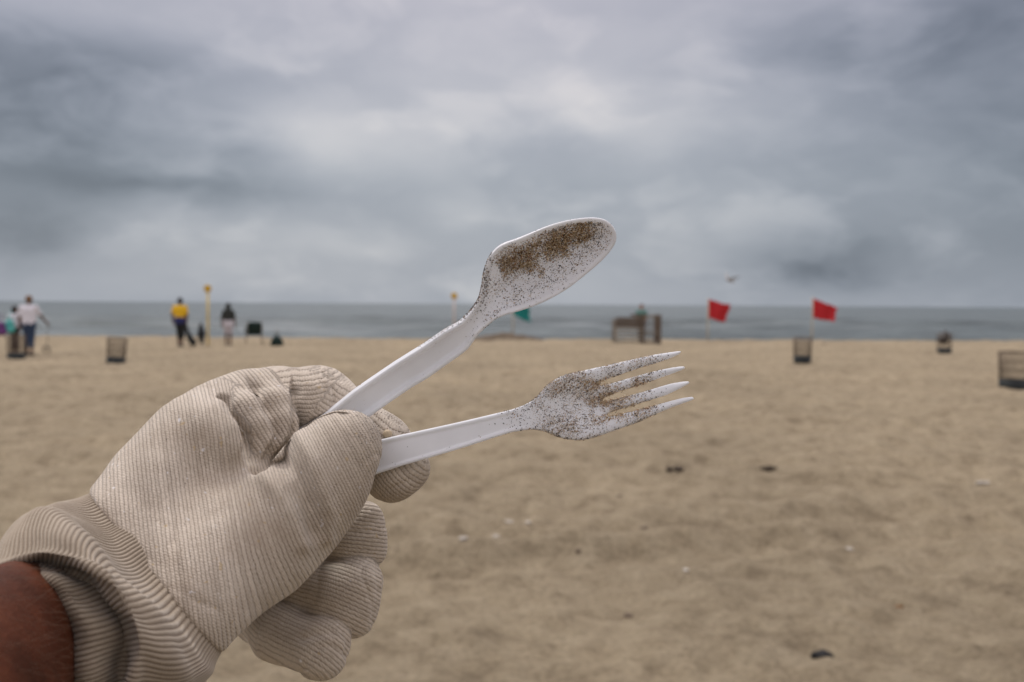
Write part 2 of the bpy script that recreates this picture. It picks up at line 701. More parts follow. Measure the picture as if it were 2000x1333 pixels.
# ------------------------------------------------------------------ sand
def sand_material():
    t = NT('dry_sand')
    co = t.obj()
    mp = t.n('ShaderNodeMapping')
    mp.inputs['Scale'].default_value = (1.0, 0.9, 1.0)
    t.l(co, mp.inputs['Vector'])
    v = mp.outputs[0]
    big = t.noise(v, 0.35, 4.0)
    mid = t.noise(v, 4.5, 8.0, 0.66)
    fine = t.noise(co, 30.0, 6.0, 0.75)
    c1 = t.ramp(mid, [(0.30, (0.190, 0.150, 0.098)), (0.48, (0.292, 0.238, 0.158)), (0.70, (0.362, 0.302, 0.208))])
    c2 = t.ramp(big, [(0.3, (0.80, 0.79, 0.78)), (0.7, (1.10, 1.09, 1.08))])
    c = t.mix(1.0, c1, c2, 'MULTIPLY')
    c3 = t.ramp(fine, [(0.32, (0.55, 0.53, 0.50)), (0.5, (1, 1, 1)), (0.68, (1.22, 1.21, 1.20))])
    c = t.mix(0.85, c, c3, 'MULTIPLY')
    hgt = t.math('ADD', t.math('MULTIPLY', mid, 0.6), t.math('MULTIPLY', fine, 0.25))
    nb = t.bump(hgt, 1.0, 0.10)
    return t.done(c, 0.95, nb, 0.15)


SAND = sand_material()


def build_sand():
    ys = np.concatenate([np.linspace(-400, -12, 18), np.linspace(-9, 2.4, 16), 2.6 * (50.0 / 2.6) ** np.linspace(0, 1, 620),
                         np.linspace(50.4, 74, 50)])
    s = np.linspace(-1, 1, 561)
    core = np.abs(s) < 0.93
    X = np.empty((len(ys), len(s)))
    for i, y in enumerate(ys):
        w = 1.5 + 0.62 * max(y, 2.0)
        x = s / 0.93 * w
        e = np.clip((np.abs(s) - 0.93) / 0.07, 0, 1)
        X[i] = np.where(core, x, np.sign(s) * (w + e ** 3 * 3500))
    Y = np.repeat(ys[:, None], len(s), 1)
    Z = gz(X, Y)
    far = np.abs(X) > 60
    Z = np.where(far, np.minimum(Z, 0.0 * Z + Z), Z)
    a, b = X.shape
    V = np.stack([X, Y, Z], -1).reshape(-1, 3)
    i, j = np.meshgrid(np.arange(a - 1), np.arange(b - 1), indexing='ij')
    q = np.stack([i * b + j, i * b + j + 1, (i + 1) * b + j + 1, (i + 1) * b + j], -1).reshape(-1, 4)
    o = mesh_np('beach_sand', V, q, SAND)
    tag(o, 'pale tan beach sand, trampled and uneven', kind='structure')
    return o


build_sand()


# ------------------------------------------------------------------ sea
def sea_material():
    t = NT('sea_water')
    co = t.obj()
    mp = t.n('ShaderNodeMapping')
    mp.inputs['Scale'].default_value = (0.35, 1.0, 1.0)
    t.l(co, mp.inputs['Vector'])
    a = t.noise(mp.outputs[0], 0.9, 6.0, 0.65)
    b = t.noise(mp.outputs[0], 0.20, 8.0, 0.78)
    col = t.ramp(b, [(0.40, (0.020, 0.036, 0.036)), (0.62, (0.095, 0.122, 0.120))])
    foam = t.noise(mp.outputs[0], 0.055, 7.0, 0.7)
    ff = t.ramp(foam, [(0.55, (0, 0, 0)), (0.72, (1, 1, 1))])
    col = t.mix(t.math('MULTIPLY', ff, 0.35), col, (0.45, 0.47, 0.47))
    nb = t.bump(a, 1.0, 0.5)
    t.b.inputs['IOR'].default_value = 1.33
    return t.done(col, 0.30, nb, 0.5)


SEA_Z = -1.55


def build_sea():
    ys = np.concatenate([np.linspace(54, 240, 300), 241 * (45000 / 241.0) ** np.linspace(0, 1, 90)])
    s = np.linspace(-1, 1, 221)
    X = s[None, :] * (8 + 0.60 * ys[:, None])
    X = np.where(np.abs(s)[None, :] > 0.96, np.sign(s)[None, :] * (8 + 0.6 * ys[:, None] + (np.abs(s)[None, :] - 0.96) / 0.04 * 6000), X)
    Y = np.repeat(ys[:, None], len(s), 1)
    amp = np.clip((300 - Y) / 120, 0, 1) * 1.3 + 0.2
    wv = vnoise(X * 0.035, Y * 0.16, 21) * 0.9 + vnoise(X * 0.11, Y * 0.35, 22) * 0.55
    wv = wv + 0.22 * np.clip(vnoise(X * 0.018, Y * 0.075, 23) - 0.12, 0, 1) * 4 * np.clip((110 - Y) / 30, 0, 1)
    Z = SEA_Z + wv * amp * np.where(Y > 400, 0.0, 1.0)
    a, b = X.shape
    V = np.stack([X, Y, Z], -1).reshape(-1, 3)
    i, j = np.meshgrid(np.arange(a - 1), np.arange(b - 1), indexing='ij')
    q = np.stack([i * b + j, i * b + j + 1, (i + 1) * b + j + 1, (i + 1) * b + j], -1).reshape(-1, 4)
    o = mesh_np('sea_water', V, q, sea_material())
    tag(o, 'grey green choppy sea reaching the horizon', kind='structure')


build_sea()

# ------------------------------------------------------------------ cotton glove
MM = 0.001


def pp(l):
    return [P(a, b, c) for a, b, c in l]


def chain(nodes):
    """nodes: (px, py, depth, radius)"""
    pts = [P(a, b, c) for a, b, c, r in nodes]
    return [(pts[i], pts[i + 1], nodes[i][3], nodes[i + 1][3]) for i in range(len(nodes) - 1)]


# joints of the gloved left hand: thumb side towards the camera, fingers curled behind
G_BODY = (chain([(236, 1044, .378, .0192), (324, 952, .400, .0200), (398, 882, .415, .0220), (446, 848, .427, .0222)])
          + chain([(350, 1192, .364, .0215), (500, 1045, .394, .0232), (575, 978, .401, .0200)])
          + chain([(290, 1125, .376, .0240), (415, 1005, .410, .0215)])
          + chain([(380, 1060, .420, .0290), (480, 1010, .444, .0270)]))
G_WEB = chain([(372, 842, .4055, .0120), (420, 838, .4010, .0092), (450, 854, .3975, .0074), (464, 880, .3955, .0062), (470, 908, .3955, .0052)])
G_THUMB = chain([(572, 1000, .402, .0195), (622, 932, .401, .0184), (673, 872, .4015, .0148)])
G_CREASE = (chain([(503, 915, .3840, .0030), (512, 910, .3920, .0050), (548, 876, .4010, .0062), (578, 838, .4060, .0062), (615, 812, .4110, .0050)])
            + chain([(505, 908, .3880, .0034), (503, 880, .3940, .0058), (494, 850, .3985, .0070), (476, 822, .4025, .0064), (456, 798, .4060, .0046), (440, 780, .4080, .0030)])
            + chain([(520, 880, .3920, .0060), (530, 840, .3980, .0090), (520, 800, .4030, .0090)]))
G_FILL = chain([(430, 836, .4290, .0188), (490, 812, .4330, .0182), (548, 800, .4370, .0172)])
G_FOLD_B = chain([(458, 778, .4170, .0050), (483, 802, .4105, .0062), (505, 838, .4070, .0060), (513, 868, .4050, .0050), (505, 903, .4030, .0030)])
G_FOLD_C = chain([(522, 758, .4260, .0055), (538, 790, .4180, .0070), (549, 828, .4135, .0064), (547, 858, .4110, .0054), (525, 900, .4060, .0034)])
G_INDEX = chain([(440, 828, .446, .0152), (540, 790, .4385, .0154), (622, 785, .4335, .0146), (744, 869, .4335, .0122), (776, 922, .4305, .0106)]) + chain([(757, 938, .4315, .0084), (803, 913, .4300, .0074)])
G_MIDDLE = chain([(425, 920, .472, .0155), (580, 965, .505, .0145), (640, 1038, .470, .0138), (690, 1046, .455, .0132)]) + chain([(714, 1012, .4550, .0076), (726, 1078, .4540, .0066)])
G_RING = chain([(415, 1005, .468, .0155), (560, 1105, .497, .0150), (612, 1152, .460, .0152), (668, 1166, .447, .0150)]) + chain([(700, 1136, .4460, .0110), (692, 1200, .4460, .0098)])
G_PINKY = chain([(400, 1085, .450, .0145), (510, 1195, .478, .0130), (548, 1237, .446, .0122), (615, 1266, .434, .0118)]) + chain([(640, 1252, .4340, .0092), (634, 1284, .4330, .0084)])
GROUPS = [('body', G_BODY, .011), ('web', G_WEB, .006), ('thumb', G_THUMB, .010), ('fill', G_FILL, .008), ('foldb', G_FOLD_B, .003), ('foldc', G_FOLD_C, .003),
          ('index', G_INDEX, .006), ('middle', G_MIDDLE, .006), ('ring', G_RING, .006), ('pinky', G_PINKY, .006)]

# cuff: stations of the bent, scrunched tube; each ring = centre + a cos + b sin
def ringdef(px, py, d, a, b):
    """a, b in millimetres as (right, up, towards camera)"""
    w = lambda v: (CR * v[0] + CU * v[1] - CF * v[2]) * MM
    return P(px, py, d), w(a), w(b)


CUFF = [
    ringdef(332, 1096, .374, (23.4, -27.6, 0), (5.5, 6.4, 24.0)),
    ringdef(290, 1133, .3645, (24.6, -29.0, 0), (6.5, 7.2, 25.0)),
    ringdef(256, 1150, .350, (27.2, -30.6, 1), (9.5, 10.0, 24.0)),
    ringdef(212, 1180, .334, (27.6, -29.6, 2), (13.0, 13.5, 20.0)),
    ringdef(158, 1218, .319, (24.6, -25.8, 2), (17.0, 17.0, 13.5)),
    ringdef(118, 1248, .3085, (20.6, -20.8, 2), (19.0, 18.8, 7.0)),
    ringdef(96, 1259, .3035, (19.6, -19.8, 1), (19.4, 19.4, 3.5)),
    ringdef(92, 1263, .3050, (18.6, -18.8, 0), (18.4, 18.6, 2.0)),
    ringdef(92, 1264, .3120, (18.0, -18.2, 0), (17.4, 17.8, 1.0)),
    ringdef(88, 1268, .3130, (17.2, -18.0, 0), (16.4, 17.6, 0.0)),
    ringdef(80, 1277, .3060, (15.0, -17.6, 0), (14.4, 17.4, 0.0)),
    ringdef(64, 1288, .3010, (12.6, -17.6, 0), (12.2, 17.8, 0.0)),
    ringdef(52, 1296, .3020, (11.0, -17.4, 0), (10.6, 18.0, 0.0)),
    ringdef(46, 1298, .3080, (10.4, -17.2, 0), (10.0, 18.0, 0.0)),
    ringdef(46, 1296, .3200, (10.2, -17.0, 0), (9.8, 17.8, 0.0)),
]


SEAM = ringdef(304, 1120, .368, (24.2, -28.6, 0), (5.5, 6.4, 25.0))


def twill_material(name, base=(0.53, 0.465, 0.385), dark=(0.19, 0.142, 0.100), pitch_bump=0.0006, rough=0.95):
    t = NT(name)
    at = t.n('ShaderNodeAttribute', attribute_name='weave')
    co = t.obj()
    # yarns wander a little
    wob = t.noise(co, 330.0, 3.0)
    sep = t.n('ShaderNodeSeparateXYZ')
    t.l(at.outputs['Vector'], sep.inputs[0])
    u = t.math('ADD', sep.outputs['X'], t.math('MULTIPLY', t.math('SUBTRACT', wob, 0.5), 0.6))
    v = t.math('ADD', sep.outputs['Y'], t.math('MULTIPLY', t.math('SUBTRACT', wob, 0.5), 0.9))
    fu = t.math('FRACT', u)
    cc = t.math('ABSOLUTE', t.math('SINE', t.math('MULTIPLY', u, math.pi)))        # round yarn columns
    wn = t.n('ShaderNodeTexWhiteNoise', noise_dimensions='1D')
    t.l(t.math('FLOOR', u), wn.inputs['W'])
    sl = t.math('ADD', t.math('ADD', t.math('MULTIPLY', v, 1.35), t.math('MULTIPLY', fu, 0.7)), wn.outputs['Value'])                              # slanted stitches
    st = t.math('MULTIPLY', t.math('ADD', t.math('SINE', t.math('MULTIPLY', sl, 2 * math.pi)), 1.0), 0.5)
    col_h = t.math('POWER', cc, 0.65)
    hgt = t.math('ADD', t.math('MULTIPLY', col_h, 0.70), t.math('MULTIPLY', t.math('MULTIPLY', st, cc), 0.40))
    fuzz = t.noise(co, 1100.0, 3.0, 0.7)
    hgt2 = t.math('ADD', hgt, t.math('MULTIPLY', fuzz, 0.6))
    # the darker weft only peeps out as short dashes between the columns, more where the cloth is stretched
    gap = t.ramp(cc, [(0.10, (1, 1, 1)), (0.52, (0, 0, 0))])
    dash = t.ramp(st, [(0.30, (1, 1, 1)), (0.62, (0.12, 0.12, 0.12))])
    stretch = t.ramp(t.noise(co, 75.0, 5.0, 0.65), [(0.34, (0.25, 0.25, 0.25)), (0.62, (1, 1, 1))])
    df = t.math('MULTIPLY', t.math('MULTIPLY', gap, dash), stretch)
    yarn = t.ramp(fuzz, [(0.32, (0.80, 0.78, 0.75)), (0.66, (1.10, 1.10, 1.10))])
    c = t.mix(df, t.ramp(hgt, [(0.2, tuple(a * 0.84 for a in base)), (0.9, tuple(min(1, a * 1.06) for a in base))]), dark)
    c = t.mix(0.9, c, t.ramp(wn.outputs['Value'], [(0.0, (0.88, 0.87, 0.86)), (1.0, (1.08, 1.08, 1.08))]), 'MULTIPLY')
    c = t.mix(0.9, c, yarn, 'MULTIPLY')
    # wear, grime and stray coloured fibres
    tone = t.noise(co, 45.0, 5.0, 0.6)
    c = t.mix(0.9, c, t.ramp(tone, [(0.3, (0.86, 0.83, 0.80)), (0.7, (1.06, 1.06, 1.06))]), 'MULTIPLY')
    fl = t.noise(co, 420.0, 2.0)
    c = t.mix(t.ramp(fl, [(0.70, (0, 0, 0)), (0.74, (0.75, 0.75, 0.75))]), c, (0.72, 0.70, 0.70))
    fl2 = t.noise(co, 330.0, 1.0)
    c = t.mix(t.ramp(fl2, [(0.24, (0.6, 0.6, 0.6)), (0.27, (0, 0, 0))]), c, (0.45, 0.33, 0.17))
    grime = t.noise(co, 28.0, 4.0, 0.65)
    gf = t.math('MULTIPLY', t.ramp(grime, [(0.52, (0, 0, 0)), (0.70, (1, 1, 1))]), 0.42)
    c = t.mix(gf, c, (0.28, 0.21, 0.145))
    nb = t.bump(hgt2, 0.62, pitch_bump)
    t.b.inputs['Sheen Weight'].default_value = 0.25
    t.b.inputs['Sheen Roughness'].default_value = 0.6
    return t.done(c, rough, nb, 0.1)


def group_eval(V, prims, k):
    d = None
    for a, b, ra, rb in prims:
        e = cone_eval(V[:, 0], V[:, 1], V[:, 2], np.asarray(a), np.asarray(b), ra, rb)
        d = e if d is None else smin(d, e, k)
    return d


def seg_coords(V, prims):
    """along-chain and around-chain coordinates (metres) of points near a chain of cones"""
    best = np.full(len(V), 1e9); s = np.zeros(len(V)); w = np.zeros(len(V))
    run = 0.0
    ref = None
    for a, b, ra, rb in prims:
        d = b - a; L = np.linalg.norm(d); ax = d / L
        if ref is None:
            ref = np.cross(ax, CF)
        e1 = ref - ax * (ref @ ax); e1 /= np.linalg.norm(e1); ref = e1
        e2 = np.cross(ax, e1)
        q = V - a
        t = q @ ax
        tc = np.clip(t, 0, L)
        dist = np.linalg.norm(q - tc[:, None] * ax, axis=1) - (ra + (rb - ra) * tc / L)
        m = dist < best
        best[m] = dist[m]
        s[m] = run + t[m]
        w[m] = (q @ e1 + 0.15 * (q @ e2))[m]
        run += L
    return s, w


def polyline_dist(px, line):
    d = np.full(len(px), 1e9)
    for (x0, y0), (x1, y1) in zip(line[:-1], line[1:]):
        vx, vy = x1 - x0, y1 - y0
        t = np.clip(((px[:, 0] - x0) * vx + (px[:, 1] - y0) * vy) / (vx * vx + vy * vy), 0, 1)
        d = np.minimum(d, np.hypot(px[:, 0] - x0 - t * vx, px[:, 1] - y0 - t * vy))
    return d


def polyline_signed(px, line):
    """unsigned distance, signed distance (positive on the right-hand side in the photograph), position 0..1"""
    d = np.full(len(px), 1e9); sg = np.zeros(len(px)); tp = np.zeros(len(px))
    n = len(line) - 1
    for i, ((x0, y0), (x1, y1)) in enumerate(zip(line[:-1], line[1:])):
        vx, vy = x1 - x0, y1 - y0
        L = math.hypot(vx, vy)
        t = np.clip(((px[:, 0] - x0) * vx + (px[:, 1] - y0) * vy) / (L * L), 0, 1)
        e = np.hypot(px[:, 0] - x0 - t * vx, px[:, 1] - y0 - t * vy)
        cr = ((px[:, 0] - x0) * vy - (px[:, 1] - y0) * vx) / L
        m = e < d
        d[m] = e[m]; sg[m] = (np.sign(cr) * e)[m]; tp[m] = ((i + t) / n)[m]
    return d, sg, tp


def build_glove(person):
    h = 0.0008
    allp = [p for g in GROUPS for p in g[1]]
    lo = np.min([np.minimum(p[0], p[1]) - max(p[2], p[3]) for p in allp], axis=0) - 0.006
    hi = np.max([np.maximum(p[0], p[1]) + max(p[2], p[3]) for p in allp], axis=0) + 0.006
    tot = None
    joink = {'body': 0, 'web': .006, 'thumb': .009, 'fill': .004, 'foldb': .0012, 'foldc': .0012, 'index': .0015, 'middle': .0015, 'ring': .0015, 'pinky': .0015}
    for nm, prims, k in GROUPS:
        fd = Field(lo, hi, h)
        for p in prims:
            fd.cone(p[0], p[1], p[2], p[3], k)
        if tot is None: tot = fd
        else: tot.union(fd, joink[nm])
        if nm == 'thumb':
            # the deep crease between thumb and index, and the hollow behind the lapping web of the palm
            cv = Field(lo, hi, h)
            for p in G_CREASE:
                cv.cone(p[0], p[1], p[2], p[3], .002)
            tot.F = smax(tot.F, -cv.F, .0022)
    raw = Field(lo, lo + 4 * h, h); raw.F = tot.F.copy(); raw.n = tot.n
    # cut square at the cuff seam
    c0, a0, b0 = SEAM
    n0 = np.cross(a0, b0); n0 /= np.linalg.norm(n0)
    hand = P(500, 1000, .41)
    if (hand - c0) @ n0 > 0: n0 = -n0
    x, y, z = tot.axes()
    D = ((x - c0[0]) * n0[0])[:, None, None] + ((y - c0[1]) * n0[1])[None, :, None] + ((z - c0[2]) * n0[2])[None, None, :]
    tot.F = smax(tot.F, D.astype(np.float32), 0.0018)
    V, Q, N = surface_nets(tot)
    V = relax(V, Q, 1, 0.4)
    N = vnormals(V, Q)
    if ((V - V.mean(0)) * N).sum() < 0:
        Q = Q[:, ::-1]; N = -N
    # cloth folds
    px = to_px(V)
    view = CP - V; view /= np.linalg.norm(view, axis=1)[:, None]
    front = np.clip((N * view).sum(1) * 2.0, 0, 1)
    strokes = [
        ([(584, 857), (612, 900), (630, 945), (640, 1000), (642, 1050)], 16, 2.4, .432),
        ([(548, 895), (578, 932), (602, 985), (612, 1040)], 18, -3.0, .432),
        ([(502, 922), (540, 960), (575, 1010), (590, 1060)], 18, 2.2, .432),
        ([(330, 850), (322, 940), (345, 1060), (380, 1150)], 26, 0.9, .432),
        ([(470, 960), (500, 1030), (520, 1110), (505, 1180)], 26, -0.9, .432),
        ([(560, 1010), (580, 1060), (590, 1110)], 22, 0.8, .432),
        ([(640, 1010), (655, 1050), (645, 1090)], 14, -0.8, .432),
        ([(400, 1040), (430, 1130), (460, 1210)], 26, 0.8, .432),
        ([(250, 960), (300, 1000), (330, 1060)], 20, -0.7, .432),
        ([(660, 830), (690, 880), (690, 930)], 16, -0.4, .432),
        ([(610, 728), (640, 760), (650, 790)], 9, -0.7, .445),
        ([(664, 1228), (679, 1252), (676, 1284)], 5, -1.1, .450),
        ([(590, 1248), (625, 1238), (650, 1236)], 8, -1.2, .450),
        ([(640, 1195), (690, 1180), (735, 1150)], 12, -0.5, .450),
        ([(735, 1100), (742, 1150), (735, 1195)], 6, -0.7, .460),
        ([(690, 1040), (720, 1030), (745, 1010)], 10, -0.8, .460),
    ]
    disp = np.zeros(len(V))
    for line, w, amp, dmax in strokes:
        d = polyline_dist(px, line)
        disp += amp * MM * np.exp(-(d / w) ** 2) * front * (px[:, 2] < dmax)
    # pressed pleat edges: the cloth on the left of each line laps over what lies on its right
    slide = np.zeros(len(V))
    for line, hi_, wl, lo_, wr, dmax in (
            ([(476, 722), (484, 748), (499, 778), (514, 808), (528, 834), (534, 850), (527, 874), (506, 906)], 1.2, 16, -4.6, 17, .447),
            ([(568, 720), (567, 756), (570, 790), (570, 825), (563, 855), (547, 886), (520, 910)], 1.2, 16, -4.2, 20, .455),
            ([(418, 778), (436, 796), (458, 820), (475, 845), (486, 870), (491, 895)], 0.9, 18, -2.0, 14, .440),
            ([(622, 716), (640, 740), (650, 768), (652, 796)], 0.5, 14, -1.6, 14, .455),
            ([(690, 806), (655, 802), (614, 816), (582, 840)], 0.6, 18, -2.5, 12, .455)):
        d, sg, tpos = polyline_signed(px, line)
        ends = np.clip(tpos * 5, 0, 1) * np.clip((1 - tpos) * 6 + 0.1, 0, 1)
        k_ = sstep(-1.8, 1.8, sg)
        left = hi_ * np.exp(-(np.minimum(sg, 0) / wl) ** 2) * (1 - k_)
        right = lo_ * np.exp(-np.maximum(sg, 0) / wr) * k_
        slide += MM * (left + right) * ends * sstep(0.0, 0.4, front) * (d < 70) * (px[:, 2] < dmax)
    # small sharp creases in the loose cotton
    rid = np.clip(1 - np.abs(noise3(V, 55.0, 81)) * 7.0, 0, 1) ** 2 * sstep(-.1, .25, noise3(V, 30.0, 85))
    disp -= 0.75 * MM * rid
    disp += 1.1 * MM * noise3(V, 42.0, 31) + 0.55 * MM * noise3(V, 95.0, 35)
    V = V + N * disp[:, None] + view * slide[:, None]
    N = vnormals(V, Q)
    # weave coordinates
    ds = np.stack([group_eval(V, g[1], g[2]) for g in GROUPS], -1)
    ds[:, 0] -= 0.0008
    gid = ds.argmin(1)
    loc = np.stack([(V - CP) @ CR, (V - CP) @ CU, (V - CP) @ CF], -1)
    uv = np.zeros((len(V), 3))
    # columns run nearly upright on the palm and lean over along the thumb
    lean = 0.13 + 0.42 * sstep(430, 680, px[:, 0])
    ub = (loc[:, 0] + lean * (loc[:, 1] + 0.058) + loc[:, 2] * 0.35) / 0.00150
    vb = (loc[:, 1] - lean * loc[:, 0] + loc[:, 2] * 0.3) / 0.0016
    ut = (loc[:, 0] * 0.86 + loc[:, 1] * 0.50 + loc[:, 2] * 0.4) / 0.0017
    vt = (loc[:, 1] * 0.86 - loc[:, 0] * 0.50) / 0.0017
    uv[:, 0], uv[:, 1] = ub, vb
    for i, g in enumerate(GROUPS):
        m = gid == i
        if g[0] in ('fill', 'foldb', 'foldc'):
            uv[m, 0], uv[m, 1] = ut[m], vt[m]
        elif g[0] not in ('body', 'thumb', 'web'):
            s, w = seg_coords(V[m], g[1][:-1])
            uv[m, 0], uv[m, 1] = w / 0.0017, s / 0.0017
    o = mesh_np('glove', V, Q, twill_material('glove_twill'), person)
    point_attr(o, 'weave', uv)
    tag(o, 'cream cotton twill work glove with creased folds round the thumb')
    return o, V, N, px, gid, raw


def catmull(P_, t):
    """P_ (k,...) stations, t in [0,k-1]"""
    k = len(P_)
    i = np.clip(np.floor(t).astype(int), 0, k - 2)
    f = t - i
    g = lambda j: P_[np.clip(j, 0, k - 1)]
    p0, p1, p2, p3 = g(i - 1), g(i), g(i + 1), g(i + 2)
    f = f.reshape(-1, *([1] * (P_.ndim - 1)))
    return 0.5 * ((2 * p1) + (-p0 + p2) * f + (2 * p0 - 5 * p1 + 4 * p2 - p3) * f ** 2 + (-p0 + 3 * p1 - 3 * p2 + p3) * f ** 3)


def build_cuff(glove, field):
    C = np.array([c[0] for c in CUFF]); A = np.array([c[1] for c in CUFF]); B = np.array([c[2] for c in CUFF])
    nr, nt = 150, 1512
    tt = np.linspace(0, len(CUFF) - 1, nr)
    c, a, b = catmull(C, tt), catmull(A, tt), catmull(B, tt)
    th = np.arange(nt) * 2 * math.pi / nt
    off = a[:, None, :] * np.cos(th)[None, :, None] + b[:, None, :] * np.sin(th)[None, :, None]
    # the first rounds follow the section of the glove at the seam
    o0 = SEAM[1] * np.cos(th)[:, None] + SEAM[2] * np.sin(th)[:, None]
    rr = np.ones(nt)
    sc_ = np.linspace(0.5, 1.5, 120)
    hit = np.zeros(nt, bool)
    for q in sc_:
        val = tri(field.F, (SEAM[0] + o0 * q - field.lo) / field.h)
        new = (val > 0) & ~hit
        rr[new] = q; hit |= new
    rr = np.clip(rr, .7, 1.3)
    kk = np.exp(-((np.arange(-60, 61) / 25.0) ** 2)); kk /= kk.sum()
    rr = np.convolve(np.concatenate([rr[-60:], rr, rr[:60]]), kk, 'valid')
    wfit = 1 - sstep(0.8, 3.4, tt)
    off = off * (1 + (rr * (0.982 - 0.07 * (1 - sstep(0.0, 0.75, tt)))[:, None] - 1) * wfit[:, None])[..., None]
    V = c[:, None, :] + off
    # loose gathers: the knit sags in soft waves, strongest midway and on the inner roll
    N = np.cross(np.gradient(V, axis=1), np.gradient(V, axis=0))
    N /= np.linalg.norm(N, axis=2)[..., None] + 1e-12
    out = V - c[:, None, :]
    sgn = np.sign((N[2] * out[2]).sum(-1).mean())
    N *= sgn
    T, TH = np.meshgrid(tt, th, indexing='ij')
    g = (0.9 * np.sin(TH * 5 + T * 0.9) * np.clip((T - 0.6) / 2, 0, 1)
         + 0.55 * np.sin(TH * 9 - T * 1.6 + 1.3) * np.clip((T - 1.0) / 2, 0, 1)
         + 0.8 * np.exp(-((T - 3.2 - 0.4 * np.sin(TH * 2)) / 0.55) ** 2) - 0.9 * np.exp(-((T - 2.2 - 0.35 * np.sin(TH * 2 + 1)) / 0.6) ** 2))
    g *= np.clip((14 - T) / 3, 0.15, 1) * MM
    nrib = 108
    skew = 0.10 * np.sin(TH * 2 + 0.5) * T * 0.35 + 0.02 * np.sin(TH * 7 + T * 1.2)
    ph = (TH + skew * 0.25) * nrib / (2 * math.pi)
    rib = np.abs(np.sin(math.pi * ph)) ** 0.8
    V = V + N * (g + 0.52 * MM * (rib - 0.5))[..., None]
    i, j = np.meshgrid(np.arange(nr - 1), np.arange(nt), indexing='ij')
    j2 = (j + 1) % nt
    q = np.stack([i * nt + j, i * nt + j2, (i + 1) * nt + j2, (i + 1) * nt + j], -1).reshape(-1, 4)
    # knit material: rows of small stitches on the ribs
    t = NT('cuff_knit')
    at = t.n('ShaderNodeAttribute', attribute_name='weave')
    sep = t.n('ShaderNodeSeparateXYZ')
    t.l(at.outputs['Vector'], sep.inputs[0])
    co = t.obj()
    r = t.math('ABSOLUTE', t.math('SINE', t.math('MULTIPLY', sep.outputs['X'], math.pi)))
    st = t.math('ADD', t.math('MULTIPLY', t.math('SINE', t.math('MULTIPLY', sep.outputs['Y'], 2 * math.pi)), 0.5), 0.5)
    hh = t.math('ADD', t.math('MULTIPLY', r, 0.62), t.math('MULTIPLY', t.noise(co, 900.0, 3.0, 0.7), 0.42))
    cc = t.ramp(hh, [(0.15, (0.20, 0.155, 0.110)), (0.55, (0.31, 0.255, 0.19)), (1.0, (0.41, 0.35, 0.275))])
    tone = t.noise(co, 55.0, 5.0)
    cc = t.mix(0.9, cc, t.ramp(tone, [(0.3, (0.84, 0.82, 0.80)), (0.7, (1.08, 1.07, 1.06))]), 'MULTIPLY')
    nb = t.bump(t.math('ADD', t.math('MULTIPLY', st, 0.25), t.noise(co, 1200.0, 3.0, 0.7)), 0.6, 0.0004)
    t.b.inputs['Sheen Weight'].default_value = 0.2
    mat = t.done(cc, 0.95, nb, 0.1)
    o = mesh_np('cuff', V.reshape(-1, 3), q, mat, glove)
    uv = np.stack([ph, T * 9.0, T * 0], -1).reshape(-1, 3)
    point_attr(o, 'weave', uv)
    tag(o, 'ribbed knit cuff of the glove, scrunched and rolled at the wrist')
    return o


